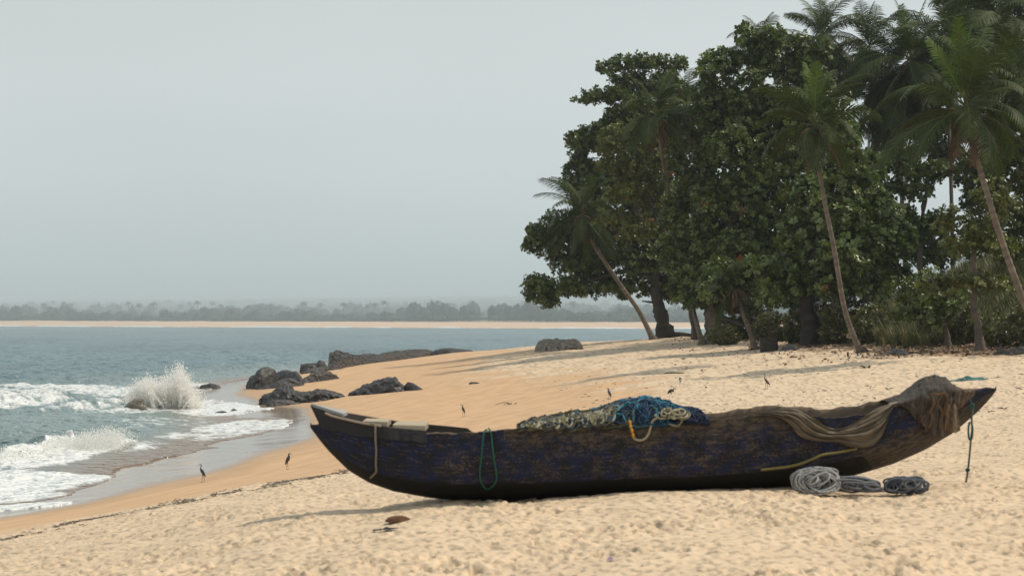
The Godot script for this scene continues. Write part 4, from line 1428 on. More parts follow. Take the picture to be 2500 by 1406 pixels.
func build_canoe() -> void:
	hew = noise(1.0, 142, 2)
	var home := P(1560, 1205, boat_depth(1560))
	home.y = ground(home.x, home.z)
	var t := thing("dugout_canoe", home, "long weathered dark blue dugout canoe lying on the sand", "canoe")
	var s := Shape.new()
	var n := 150
	var m := HT.size()
	for i in n:
		var px := lerpf(BX[0], BX[-1], float(i) / (n - 1))
		for j in 2 * m - 1:
			var g := float(j) / (m - 1)
			var side := -1.0 if g <= 1.0 else 1.0
			s.put(hull(px, g if g <= 1.0 else 2.0 - g, side) - home, Color.WHITE, Vector2((px - 750) / 1690.0, g / 2))
	s.lattice(0, n, 2 * m - 1)
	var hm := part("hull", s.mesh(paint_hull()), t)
	# inside and gunwale
	s = Shape.new()
	for i in n:
		var px := lerpf(BX[0], BX[-1], float(i) / (n - 1))
		for j in 2 * m - 1 + 2:
			var jj := clampi(j - 1, 0, 2 * m - 2)
			var g := float(jj) / (m - 1)
			var side := -1.0 if g <= 1.0 else 1.0
			var edge := j == 0 or j == 2 * m
			var p := hull(px, g if g <= 1.0 else 2.0 - g, side, 0.0 if edge else 0.042) - home
			if edge:
				p.y += 0.001
			s.put(p, Color(0.20, 0.145, 0.10) * (1.0 + 0.35 * hew.get_noise_2d(px * 0.1, g * 12.0)))
	s.lattice(0, n, 2 * m + 1)
	part("hull_inside", s.mesh(wood_mat()), t)
	# raised planks at the bow
	var dark := Color(0.016, 0.014, 0.017)
	for side in [-1.0, 1.0]:
		var rows := []
		var xs := [757.0, 789.0, 806.0, 840.0, 880.0, 920.0, 960.0, 1000.0, 1045.0] if side < 0 else [757.0, 790.0, 834.0, 926.0, 960.0, 1020.0, 1100.0, 1138.0, 1149.0, 1155.0]
		var ys := [990.0, 1007.0, 1015.0, 1024.0, 1031.0, 1038.0, 1044.0, 1048.0, 1052.0] if side < 0 else [989.0, 997.0, 1006.0, 1022.0, 1027.0, 1034.0, 1041.0, 1045.0, 1049.0, 1057.0]
		var last: float = xs[-1]
		for i in 25:
			var a := i / 24.0
			var tx := lerpf(757, last, a)
			var bx := lerpf(786, last + 2, a)
			var dc := boat_depth(tx)
			var wt := (table(tx + 18.0, BX, BW) - 0.02) * smoothstep(-0.05, 0.12, a) + 0.008
			var top := P(tx, table(tx, xs, ys), dc + wt * side)
			var low := hull(bx, 0.10, side)
			low.z -= 0.016 * side
			top.x = P(tx, 900, dc).x
			if a > 0.2:
				top.z = maxf(top.z, low.z - 0.05) if side < 0 else minf(top.z, low.z + 0.05)
			rows.append([top - home, low - home])
		var o := part("side_plank", strip(rows, mat("bow_plank", Color.WHITE, 0.75), Vector3(0, 0, 0.028 * side), dark if side < 0 else Color(0.07, 0.058, 0.048)), t)
		o.set_meta("label", "near side plank with a stepped end" if side < 0 else "far side plank, longer and round-ended")
	# bow board, weathered pale
	s = Shape.new()
	var corners := [P(759, 988, boat_depth(760)), P(838, 1013, boat_depth(838) - 0.17), P(848, 1009, boat_depth(838)), P(846, 1005, boat_depth(838) + 0.17)]
	for up in [0.0, -0.03]:
		for e in corners:
			s.put(e + Vector3(0, up + 0.012, 0) - home, Color(0.38, 0.37, 0.35))
	s.quad(0, 1, 2, 3)
	s.quad(4, 5, 6, 7)
	for i in 4:
		s.quad(i, (i + 1) % 4, 4 + (i + 1) % 4, 4 + i)
	part("bow_board", s.mesh(wood_mat(), false), t)
	for e in [[917.0, 1034.0, 0.25], [1000.0, 1043.0, 0.33], [2225.0, 985.0, 0.12]]:
		var dc := boat_depth(e[0])
		s = Shape.new()
		var hw := table(e[0], BX, BW)
		var at := P(e[0], e[1], dc - hw * 0.55)
		at.z = P(e[0], e[1], dc).z
		s.box(Transform3D(Basis(Vector3.BACK, -0.03), at - home), Vector3(e[2], 0.055, hw * 1.9), Color(0.44, 0.37, 0.27) if e[0] < 1500 else Color(0.2, 0.15, 0.1))
		part("thwart", s.mesh(wood_mat(), false), t)
	# pale rail along the inner edge of the near plank
	s = Shape.new()
	var rail := []
	for e in [[793, 1008], [812, 1016], [845, 1024], [885, 1033], [930, 1040]]:
		rail.append(P(e[0], e[1], boat_depth(e[0]) - table(e[0] + 18.0, BX, BW) - 0.02) - home)
	s.tube(curve(rail), 0.012, 6, Color(0.34, 0.28, 0.21))
	part("edge_rail", s.mesh(wood_mat()), t)
	# pole end sticking out by the big bundle
	s = Shape.new()
	s.tube(PackedVector3Array([hull_at(2170, 990, 0.0) - home, hull_at(2205, 983, 0.02) - home, hull_at(2218, 981, 0.035) - home]), [0.022, 0.024, 0.028], 8, Color(0.34, 0.26, 0.19))
	part("pole", s.mesh(wood_mat()), t)


func rope_mat(called: String) -> StandardMaterial3D:
	return mat(called, Color.WHITE, 0.85)


func rope(called: String, pts: Array, rad: float, col: Color, label: String, lay := true) -> MeshInstance3D:
	var c := curve(pts, 10)
	var home := c[0]
	for p in c:
		if p.y < home.y:
			home = p
	var s := Shape.new()
	var rr := PackedFloat32Array()
	var cc := []
	for i in c.size():
		c[i] -= home
		rr.append(rad * (1.0 + (0.14 if lay and i % 2 == 0 else 0.0)))
		cc.append(col * (1.0 if i % 2 == 0 else 0.78))
	s.tube(c, rr, 7, cc)
	var o := part(called, s.mesh(rope_mat("rope")), self, home)
	tag(o, label, "rope")
	return o


func build_ropes() -> void:
	var pts := []
	for e in [[905, 1032], [916, 1038], [917, 1052], [917, 1075], [919, 1100], [918, 1130], [919, 1150], [913, 1158], [905, 1166]]:
		pts.append(hull_at(e[0], e[1], 0.055 if e[1] < 1066 else 0.025))
	rope("rope", pts, 0.010, Color(0.22, 0.18, 0.125), "cream rope end hanging straight down the canoe's bow plank")
	pts = []
	for e in [[1188, 1050], [1182, 1054], [1179, 1075], [1176, 1110], [1172, 1145], [1173, 1170], [1180, 1186], [1190, 1193], [1201, 1188], [1211, 1175], [1212, 1155], [1207, 1125], [1202, 1092], [1200, 1066], [1197, 1052], [1193, 1047]]:
		pts.append(hull_at(e[0], e[1], 0.022))
	pts[0].z -= 0.12
	pts[-1].z -= 0.12
	rope("rope", pts, 0.0085, Color(0.012, 0.10, 0.07), "long green rope loop hanging over the canoe's near side")
	pts = []
	for e in [[2368, 972], [2374, 985], [2377, 998], [2374, 1020], [2375, 1046], [2372, 1075], [2369, 1110], [2366, 1140], [2363, 1160], [2360, 1178]]:
		pts.append(P(e[0], e[1], 20.75 - (0.1 if e[1] < 1000 else 0.16)))
	rope("rope", pts, 0.010, Color(0.055, 0.085, 0.068), "thin grey-green rope hanging from the stern to the sand")
	var s: Shape
	var home := P(2372, 1074, 20.6)
	var knots := thing("rope_knots", home, "knots and doubled loop tied in the rope hanging from the stern", "rope")
	for e in [[[2369, 1030], [2366, 1045], [2367, 1068], [2371, 1074], [2375, 1066], [2376, 1045], [2373, 1030]], [[2374, 985], [2379, 990], [2375, 998], [2370, 992], [2376, 986]], [[2364, 1143], [2368, 1147], [2363, 1151], [2361, 1146], [2366, 1143]]]:
		var q := []
		for f in e:
			q.append(P(f[0], f[1], 20.58) - home)
		s = Shape.new()
		s.tube(curve(q), 0.011, 6, Color(0.03, 0.085, 0.068))
		part("knot", s.mesh(rope_mat("rope")), knots)
	pts = []
	for e in [[1858, 1146], [1885, 1143], [1920, 1139], [1955, 1131], [1985, 1119], [2010, 1109], [2050, 1103], [2080, 1097], [2092, 1094]]:
		pts.append(hull_at(e[0], e[1], 0.022))
	rope("rope", pts, 0.013, Color(0.25, 0.20, 0.065), "yellow rope lying along the canoe's lower side near the coils")
	# three coils on the sand in front of the stern
	var r := rand(151)
	for e in [[1990, 1163, 55, 33, 38, "largest pale grey rope coil, nearest the yellow rope", 0.35, 0.0], [2093, 1170, 52, 20, 20, "middle grey rope hank lying on its side between the other two coils", 0.22, 0.12], [2208, 1170, 48, 21, 30, "rightmost rope coil, dark blue-grey and tangled", 0.16, 0.0]]:
		var c := P(e[0], e[1], 19.85)
		var base := Vector3(c.x, ground(c.x, c.z), c.z)
		var k := -c.z / F
		var t := thing("rope_coil", Vector3(c.x, base.y + 0.015, c.z), e[5], "rope", "rope coils beside the canoe")
		s = Shape.new()
		for i in e[4]:
			var q := []
			var big: float = 1.0 if i < 9 else sqrt(r.randf_range(0.15, 1.0))
			var sx: float = e[2] * k * big * r.randf_range(0.86, 1.0)
			var sy: float = e[3] * k * r.randf_range(0.45, 1.0) * lerpf(1.0, big, 0.4)
			var shear: float = e[7]
			var turn := r.randfn(0, 0.3 if i < 9 else 0.9)
			if e[0] > 2150:
				big = r.randf_range(0.35, 0.75)
				sx = e[2] * k * big
				turn = r.randfn(0, 0.5)
			elif e[0] > 2050:
				sy = e[3] * k * r.randf_range(0.2, 0.55)
				turn = r.randfn(-0.12, 0.06)
			var depth := r.randfn(0, 0.06) + 0.10 * (1.0 - big)
			var lean := r.randf_range(-0.5, 0.9)
			var cx: float = r.randfn(0, 0.04) + (e[2] * k - sx) * r.randf_range(-0.9, 0.9)
			var cy: float = (e[3] * k - sy) * r.randf_range(-0.8, 0.9)
			for j in 17:
				var a := TAU * j / 16.0
				var x := cos(a) * sx
				var y := sin(a) * sy
				var x2: float = x * cos(turn) - y * sin(turn) * 0.6 + cx
				var y2: float = x * sin(turn) * 0.4 + y * cos(turn) - x * shear * 0.5
				q.append(Vector3(clampf(x2, -e[2] * k * 1.05, e[2] * k * 1.05), clampf(y2 + cy + e[3] * k, 0.012 + r.randf() * 0.02, e[3] * k * 2.05), depth - sin(a) * lean * 0.12 + cos(a * 2.0 + i) * 0.02))
			var cc := curve(q, 3)
			var tint := Color(0.42, 0.42, 0.41).lerp(Color(0.10, 0.11, 0.14), clampf(r.randfn(1.0 - e[6] * 2.2, 0.25), 0, 1))
			if e[0] > 2150:
				tint = tint.lerp(Color(0.05, 0.06, 0.09), 0.7)
			elif e[0] > 2050:
				tint = tint.lerp(Color(0.11, 0.12, 0.15), 0.55)
			var cols := []
			for j in cc.size():
				cols.append(tint * (1.0 if j % 2 == 0 else 0.7))
			s.tube(cc, 0.0105, 6, cols)
		part("rope_turns", s.mesh(rope_mat("rope")), t)
	# small dark ring
	s = Shape.new()
	var b := on_ground(1868, 1188)
	var q := []
	for j in 11:
		var a := TAU * j / 10
		q.append(Vector3(cos(a) * 0.022, 0.028 + sin(a) * 0.02, sin(a) * 0.008))
	s.tube(curve(q, 2), 0.008, 6, Color(0.03, 0.03, 0.035))
	tag(part("ring", s.mesh(rope_mat("rope")), self, b), "small dark ring lying on the sand left of the rope coils", "ring")


func build_nets() -> void:
	var r := rand(161)
	# heap of netting amidships
	var xs := [1262.0, 1300.0, 1340.0, 1400.0, 1440.0, 1480.0, 1515.0, 1550.0, 1590.0, 1620.0, 1650.0, 1680.0, 1705.0, 1720.0]
	var ys := [1050.0, 1032.0, 1026.0, 1014.0, 1012.0, 1000.0, 986.0, 980.0, 979.0, 985.0, 998.0, 1005.0, 1006.0, 1024.0]
	var home := hull(1500, 0, -1)
	home.z -= 0.5
	var t := thing("net_heap", home, "heap of blue and brown fishing net piled in the middle of the canoe", "fishing net")
	var nz := noise(9.0, 162, 3)
	var s := Shape.new()
	var nu := 110
	var nb := 22
	var at := func(px: float, b: float) -> Vector3:
		var dc := boat_depth(px)
		var hw := table(px, BX, BW) + 0.035
		var g := hull(px, 0, -1).y - 0.03
		var top := P(px, table(px, xs, ys), dc - 0.1).y
		var p := P(px, 900, dc)
		var y := lerpf(g, maxf(top, g), pow(maxf(0.0, 1.0 - b * b), 0.42))
		return Vector3(p.x, y, p.z - b * hw)
	for i in nu:
		var px := lerpf(1262, 1720, float(i) / (nu - 1))
		for j in nb:
			var b := float(j) / (nb - 1) * 2.0 - 1.0
			var p: Vector3 = at.call(px, b)
			var k := nz.get_noise_3d(p.x, p.y * 1.5, p.z)
			p += Vector3(0, k * 0.03, k * 0.03)
			var blue := smoothstep(1440, 1500, px)
			var col := Color(0.055, 0.058, 0.055).lerp(Color(0.02, 0.055, 0.13), blue) * (1.0 + 0.9 * k)
			s.put(p - home, col)
	s.lattice(0, nu, nb)
	part("net_body", s.mesh(mat("netting", Color.WHITE, 0.9)), t)
	s = Shape.new()
	for i in 900:
		var px := r.randf_range(1268, 1716)
		var b := r.randf_range(-0.98, 0.7)
		var q := PackedVector3Array()
		var dx := r.randfn(0, 8.0)
		var db := r.randfn(0, 0.04)
		var off := r.randf_range(0.0, 0.035)
		for j in 13:
			var p: Vector3 = at.call(clampf(px, 1263, 1719), clampf(b, -1, 1))
			var k := nz.get_noise_3d(p.x, p.y * 1.5, p.z)
			q.append(p + Vector3(0, k * 0.03 + off + 0.008 * sin(j * 1.3 + i), k * 0.03 + off * 0.6) - home)
			dx += r.randfn(0, 3.2)
			db += r.randfn(0, 0.035)
			px += clampf(dx, -10, 10)
			b += clampf(db, -0.2, 0.2)
		var pick := r.randf()
		var col: Color
		var zone := px + r.randfn(0, 18)
		if zone < 1450:
			col = Color(0.34, 0.31, 0.21) if pick < 0.42 else Color(0.16, 0.14, 0.07) if pick < 0.6 else Color(0.02, 0.025, 0.04) if pick < 0.85 else Color(0.05, 0.13, 0.2)
		elif zone < 1530:
			col = Color(0.03, 0.10, 0.17) if pick < 0.4 else Color(0.02, 0.022, 0.035) if pick < 0.7 else Color(0.20, 0.17, 0.05) if pick < 0.82 else Color(0.1, 0.2, 0.25)
		elif zone < 1640:
			col = Color(0.035, 0.24, 0.42) if pick < 0.5 else Color(0.02, 0.09, 0.22) if pick < 0.75 else Color(0.05, 0.33, 0.42) if pick < 0.9 else Color(0.01, 0.02, 0.04)
		else:
			col = Color(0.02, 0.045, 0.15) if pick < 0.6 else Color(0.015, 0.025, 0.07) if pick < 0.85 else Color(0.05, 0.12, 0.3)
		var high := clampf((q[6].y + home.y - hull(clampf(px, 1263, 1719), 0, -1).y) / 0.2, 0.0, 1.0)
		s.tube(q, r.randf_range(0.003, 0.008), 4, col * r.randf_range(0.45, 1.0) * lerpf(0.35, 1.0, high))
	# knotted braid along the near edge
	for i in 150:
		var px := r.randf_range(1275, 1500)
		var b := r.randf_range(-0.98, -0.45)
		var q := []
		var ph := r.randf() * TAU
		for j in 6:
			var p: Vector3 = at.call(clampf(px + cos(ph + j * 1.1) * 7.0, 1263, 1719), clampf(b + sin(ph + j * 1.1) * 0.13, -1, 1))
			q.append(p + Vector3(0, 0.02 + r.randf() * 0.02, 0.02) - home)
		var cr := Color(0.36, 0.33, 0.23) if i % 3 == 0 else Color(0.05, 0.06, 0.07) if i % 3 == 1 else Color(0.17, 0.15, 0.07)
		s.tube(curve(q, 3), r.randf_range(0.008, 0.014), 5, cr * r.randf_range(0.5, 1.1))
	part("net_strands", s.mesh(rope_mat("rope")), t).set_meta("kind", "stuff")
	for e in [[1537, 1030], [1539, 1040], [1542, 1050], [1545, 1061]]:
		var f := SphereMesh.new()
		f.radius = 0.017
		f.height = 0.052
		f.radial_segments = 10
		f.rings = 6
		f.material = mat("float", lin(0.55, 0.26, 0.03), 0.6, false)
		var o := part("float", f, t, hull_at(e[0], e[1], 0.05) - home)
		o.rotation = Vector3(0, 0, 0.25)
	# cream rope bundle lying on the net and its hanging bight
	var pts := []
	for e in [[1545, 1066], [1552, 1072], [1563, 1074], [1574, 1070], [1583, 1058], [1588, 1042], [1592, 1028], [1600, 1022], [1620, 1020], [1640, 1016]]:
		pts.append(hull_at(e[0], e[1], 0.03) + Vector3(0, 0, -0.05 if e[0] > 1605 else 0.0))
	rope("rope", pts, 0.012, Color(0.38, 0.33, 0.22), "cream rope bight with orange floats hanging from the net heap")
	home = P(1650, 1020, boat_depth(1650) - 0.55)
	t = thing("rope_bundle", home, "tangled cream rope lying on the right end of the net heap", "rope")
	s = Shape.new()
	for i in 9:
		var q := []
		var cx := 1645.0 + r.randfn(0, 17)
		var cy := 1010.0 + r.randfn(0, 6)
		var sx := r.randf_range(8, 26)
		var sy := r.randf_range(5, 15)
		for j in 11:
			var a := TAU * j / 10 * r.randf_range(0.95, 1.05) + i
			q.append(P(cx + cos(a) * sx, cy + sin(a) * sy, boat_depth(1650) - 0.56 - 0.04 * sin(a)) + Vector3(0, r.randfn(0, 0.006), r.randfn(0, 0.02)) - home)
		s.tube(curve(q, 4), 0.010, 6, Color(0.34, 0.30, 0.20) * r.randf_range(0.5, 1.1))
	part("rope_turns", s.mesh(rope_mat("rope")), t)
	# olive net draped in a swag
	var nm := mat("olive_net", Color.WHITE, 0.95)
	grain(nm, 0.09, 0.35, Vector3(9, 9, 9), 163)
	s = Shape.new()
	var ux := [[1850, 1006], [1890, 1001], [1925, 999], [1955, 1002], [1985, 1018], [2010, 1036], [2035, 1045], [2062, 1042], [2090, 1027], [2120, 1008], [2150, 992], [2182, 984]]
	var lx := [[1852, 1010], [1885, 1014], [1912, 1024], [1932, 1040], [1948, 1062], [1975, 1073], [2005, 1077], [2040, 1078], [2075, 1089], [2118, 1089], [2150, 1066], [2178, 990]]
	var cu := []
	var cl2 := []
	for i in ux.size():
		cu.append(Vector3(ux[i][0], ux[i][1], 0))
		cl2.append(Vector3(lx[i][0], lx[i][1], 0))
	var ca := curve(cu, 8)
	var cb := curve(cl2, 8)
	home = hull_at(2050, 1080, 0.1)
	nu = ca.size()
	nb = 34
	for i in nu:
		var g := float(i) / nu
		for j in nb:
			var b := float(j) / (nb - 1)
			var e := ca[i].lerp(cb[i], b)
			# folds run along the swag and gather at both ends
			var fold := sin(b * 21.0 + g * 4.0 + 1.5 * sin(g * 7.0)) * 0.012 + sin(b * 43.0 - g * 6.0) * 0.007 + hew.get_noise_2d(b * 9.0, g * 5.0) * 0.016 + hew.get_noise_2d(b * 30.0, g * 7.0) * 0.006
			var p := hull_at(e.x, e.y, 0.05 + fold + 0.03 * sin(PI * b) + (0.02 if b > 0.5 and g > 0.45 else 0.0))
			if e.y < table(e.x, BX, BG) + 2.0:
				p.z -= clampf((table(e.x, BX, BG) + 2.0 - e.y) * 0.004, 0, 0.2)
			var k := 1.0 + fold * 14.0
			s.put(p - home, Color(0.140, 0.112, 0.078) * clampf(k, 0.6, 1.3))
	s.lattice(0, nu, nb)
	tag(part("draped_net", s.mesh(nm), self, home), "olive-brown net draped in a low swag over the canoe's near side", "fishing net")
	# brown heap over the stern
	xs = [2178.0, 2195.0, 2215.0, 2232.0, 2250.0, 2270.0, 2292.0, 2315.0, 2332.0, 2348.0, 2362.0, 2376.0]
	ys = [978.0, 970.0, 964.0, 950.0, 931.0, 920.0, 916.0, 921.0, 936.0, 947.0, 950.0, 958.0]
	var lows := [986.0, 990.0, 1000.0, 1022.0, 1034.0, 1036.0, 1032.0, 1020.0, 1004.0, 992.0, 978.0, 966.0]
	home = hull_at(2280, 1000, 0.1)
	t = thing("net_bundle", home, "big grey-brown net bundled over the canoe's stern with orange edging", "fishing net")
	s = Shape.new()
	nu = 80
	nb = 44
	var nn := noise(7.0, 164, 3)
	for i in nu:
		var px := lerpf(2178, 2376, float(i) / (nu - 1))
		var dc := boat_depth(px)
		var hw := table(px, BX, BW)
		var yg := hull(px, 0, -1).y
		var top := P(px, table(px, xs, ys), dc).y
		var low := hull_at(px, table(px, xs, lows), 0.05)
		var tall := maxf(0.02, top - yg)
		var line := [low, Vector3(low.x, lerpf(low.y, yg, 0.7), P(px, 900, dc - hw).z + 0.075), Vector3(low.x, yg + tall * 0.40, P(px, 900, dc - hw).z + 0.06 + tall * 0.12), Vector3(low.x, yg + tall * 0.85, P(px, 900, dc - hw * 0.6).z), Vector3(low.x, top, P(px, 900, dc).z), Vector3(low.x, yg + tall * 0.6, P(px, 900, dc + hw * 0.8).z), Vector3(low.x, yg - 0.05, P(px, 900, dc + hw + 0.04).z)]
		for j in nb:
			var b := float(j) / (nb - 1) * 5.999
			var q := int(b)
			var p: Vector3 = line[q].cubic_interpolate(line[q + 1], line[maxi(q - 1, 0)], line[mini(q + 2, 6)], b - q)
			var fold := sin(px * 0.24 + sin(b * 1.3) * 2.2 + nn.get_noise_2d(px * 0.01, b) * 3.0) * 0.010 + nn.get_noise_3d(p.x, p.y, p.z) * 0.030 + sin(px * 0.55 - b * 2.0) * 0.004
			p += Vector3(0, fold * (0.4 if b > 3.0 else 0.2), fold)
			var tint := Color(0.085, 0.072, 0.060).lerp(Color(0.19, 0.13, 0.09), smoothstep(2325, 2350, px))
			s.put(p - home, tint * 0.78 * clampf(1.0 + fold * 9.0, 0.6, 1.3))
	s.lattice(0, nu, nb)
	part("net_body", s.mesh(nm), t)
	for e in [[2252, 2290, 1000, 1062, Color(0.07, 0.058, 0.048), 0.085], [2276, 2306, 1005, 1066, Color(0.085, 0.075, 0.068), 0.10], [2300, 2340, 985, 1056, Color(0.16, 0.125, 0.085), 0.11], [2236, 2262, 990, 1042, Color(0.055, 0.045, 0.038), 0.075]]:
		s = Shape.new()
		for i in 22:
			var v := i / 21.0
			for j in 16:
				var u := j / 15.0
				var wx := lerpf(0.75, 1.0, v)
				var px := lerpf(e[0], e[1], 0.5 + (u - 0.5) * wx) + v * 3.0
				var py := lerpf(e[2], e[3] - 14.0 * absf(u - 0.6) * v, v)
				var p := hull_at(px, py, 0.03 + (e[5] - 0.03) * sqrt(sin(PI * clampf(u, 0.02, 0.98))) + sin(u * 11.0 + v * 2.0) * 0.014 + nn.get_noise_2d(u * 0.5, v * 0.4) * 0.02)
				s.put(p - home, e[4] * (1.0 + 0.35 * sin(u * 11.0 + v * 2.0)))
		s.lattice(0, 22, 16)
		part("net_flap", s.mesh(nm), t)
	s = Shape.new()
	for e in [[[2262, 963], [2272, 959], [2284, 961], [2298, 959], [2306, 966]], [[2266, 964], [2273, 982], [2264, 1000], [2269, 1020], [2259, 1042]], [[2290, 964], [2283, 984], [2293, 1006], [2286, 1030], [2291, 1046]], [[2306, 968], [2299, 1000], [2307, 1026], [2301, 1048]], [[2250, 1012], [2244, 1026], [2252, 1038]]]:
		for i in 3:
			var q := []
			for f in e:
				q.append(hull_at(f[0] + r.randfn(0, 1.6), f[1] + r.randfn(0, 1.6), 0.155 + r.randf() * 0.02) - home)
			s.tube(curve(q, 6), 0.0045, 5, Color(0.15, 0.082, 0.038) * r.randf_range(0.6, 1.15))
	part("edge_cord", s.mesh(rope_mat("rope")), t)
	# teal net on the sand behind the stern
	var b0 := on_ground(2368, 929)
	t = thing("net_scrap", b0, "small pile of teal netting on the sand behind the canoe's stern", "fishing net")
	s = Shape.new()
	for i in 130:
		var q := PackedVector3Array()
		var x := r.randfn(0, 0.24)
		var z := r.randfn(0, 0.35)
		if i % 6 == 0:
			x = r.randf_range(0.2, 0.62)
		for j in 9:
			var hgt := 0.15 * exp(-pow((x + 0.05) / 0.18, 2)) * exp(-z * z * 4.0)
			q.append(Vector3(x, ground(b0.x + x, b0.z + z) - b0.y + hgt + r.randf() * 0.025, z))
			x += r.randfn(0, 0.05)
			z += r.randfn(0, 0.06)
		s.tube(q, 0.011, 4, Color(0.06, 0.22, 0.22).lerp(Color(0.16, 0.33, 0.33), r.randf()) * r.randf_range(0.6, 1.1))
	part("net_strands", s.mesh(rope_mat("rope")), t).set_meta("kind", "stuff")


# ---------------------------------------------------------------- birds
func bird(feet_px: float, feet_py: float, tall_px: float, facing: float, pose: String, label: String, called := "heron", category := "heron", hue := Color(0.055, 0.052, 0.058)) -> void:
	var b := on_ground(feet_px, feet_py)
	var h: float = tall_px / F * -b.z
	var t := thing(called, b, label, category, "dark birds standing on the beach" if called == "heron" else "")
	var spine := []
	var rad := []
	match pose:
		"tall":
			spine = [[0.19, 0.30], [0.15, 0.37], [0.10, 0.45], [0.05, 0.54], [0.0, 0.62], [-0.045, 0.68], [-0.075, 0.74], [-0.075, 0.80], [-0.05, 0.86], [-0.04, 0.92], [-0.055, 0.965], [-0.09, 0.97], [-0.13, 0.955], [-0.19, 0.935], [-0.26, 0.91]]
			rad = [0.010, 0.035, 0.068, 0.088, 0.090, 0.070, 0.040, 0.028, 0.024, 0.024, 0.030, 0.028, 0.014, 0.010, 0.003]
		"short":
			spine = [[0.20, 0.28], [0.16, 0.36], [0.11, 0.46], [0.05, 0.58], [0.0, 0.68], [-0.03, 0.77], [-0.035, 0.83], [-0.025, 0.88], [-0.03, 0.93], [-0.05, 0.955], [-0.09, 0.955], [-0.13, 0.945], [-0.20, 0.935], [-0.27, 0.925]]
			rad = [0.012, 0.045, 0.085, 0.112, 0.110, 0.080, 0.055, 0.042, 0.036, 0.040, 0.036, 0.018, 0.012, 0.003]
		"long":
			spine = [[0.30, 0.22], [0.24, 0.28], [0.17, 0.36], [0.10, 0.45], [0.03, 0.54], [-0.02, 0.60], [-0.05, 0.66], [-0.05, 0.73], [-0.04, 0.80], [-0.03, 0.88], [-0.04, 0.95], [-0.07, 0.975], [-0.11, 0.975], [-0.16, 0.97], [-0.22, 0.965]]
			rad = [0.010, 0.035, 0.060, 0.078, 0.075, 0.055, 0.035, 0.025, 0.021, 0.021, 0.024, 0.026, 0.014, 0.010, 0.003]
		_:
			spine = [[0.42, 0.48], [0.34, 0.56], [0.24, 0.68], [0.10, 0.80], [-0.04, 0.84], [-0.14, 0.80], [-0.20, 0.74], [-0.17, 0.82], [-0.17, 0.92], [-0.22, 0.98], [-0.30, 0.98], [-0.38, 0.94], [-0.46, 0.88]]
			rad = [0.02, 0.06, 0.12, 0.16, 0.15, 0.12, 0.08, 0.055, 0.05, 0.055, 0.04, 0.018, 0.004]
	var c := []
	for e in spine:
		c.append(Vector3(e[0], e[1], 0))
	var line := curve(c, 3)
	var rr := PackedFloat32Array()
	var cc := []
	var n := noise(6.0, int(feet_px), 2)
	for i in line.size():
		var q := minf(i / 3.0, rad.size() - 1.001)
		rr.append(lerpf(rad[int(q)], rad[int(q) + 1], q - int(q)) * h)
		line[i] *= h
		var k := 1.0 + 0.35 * n.get_noise_1d(i * 2.0)
		cc.append((hue * k) if i < line.size() - 9 else Color(0.11, 0.095, 0.06))
	var s := Shape.new()
	s.tube(line, rr, 10, cc, 0.82)
	# folded wings lie along the back
	for sd in [-1.0, 1.0]:
		var w := PackedVector3Array()
		var wr := PackedFloat32Array()
		for i in 7:
			var q: Vector3 = line[int(lerpf(2, 14, i / 6.0))]
			w.append(q + Vector3(0.012 * h, 0.015 * h, sd * rr[int(lerpf(2, 14, i / 6.0))] * 0.62))
			wr.append(h * [0.008, 0.03, 0.045, 0.052, 0.048, 0.036, 0.015][i])
		s.tube(w, wr, 7, hue * 0.85)
	var hip: float = line[12].y if pose != "hunched" else 0.7 * h
	var stride := 0.06 if pose != "hunched" else 0.16
	for sd in [-1.0, 1.0]:
		var x: float = 0.05 * h + sd * stride * h
		s.tube(PackedVector3Array([Vector3(0.05 * h, hip, sd * 0.035 * h), Vector3(x * 0.5 + 0.03 * h, hip * 0.55, sd * 0.04 * h), Vector3(x + 0.02 * h, hip * 0.30, sd * 0.045 * h), Vector3(x, 0.0, sd * 0.05 * h)]), [0.035 * h, 0.016 * h, 0.011 * h, 0.010 * h], 6, Color(0.07, 0.06, 0.045))
		for a in [-0.5, 0.0, 0.5, PI]:
			s.tube(PackedVector3Array([Vector3(x, 0.012 * h, sd * 0.05 * h), Vector3(x - cos(a) * 0.07 * h, 0.006 * h, sd * 0.05 * h + sin(a) * 0.07 * h)]), [0.008 * h, 0.004 * h], 4, Color(0.07, 0.06, 0.045))
	var body := part("body", s.mesh(mat("plumage", Color.WHITE, 0.7)), t)
	var eye_shape := SphereMesh.new()
	eye_shape.radius = 0.008 * h
	eye_shape.height = 0.016 * h
	eye_shape.radial_segments = 6
	eye_shape.rings = 3
	eye_shape.material = mat("bird_eye", lin(0.4, 0.32, 0.05), 0.3, false)
	var head: Vector3 = line[line.size() - 12]
	for sd in [-1.0, 1.0]:
		part("eye", eye_shape, t, head + Vector3(-0.01 * h, 0.005 * h, sd * rr[line.size() - 12] * 0.75))
	if called == "crow":
		s = Shape.new()
		s.tube(PackedVector3Array([Vector3(-0.06, 0.66, 0) * h, Vector3(-0.10, 0.76, 0) * h, Vector3(-0.15, 0.82, 0) * h]), [0.10 * h, 0.12 * h, 0.09 * h], 9, Color(0.75, 0.74, 0.72))
		part("white_collar", s.mesh(mat("plumage")), t)
	t.rotation.y = facing


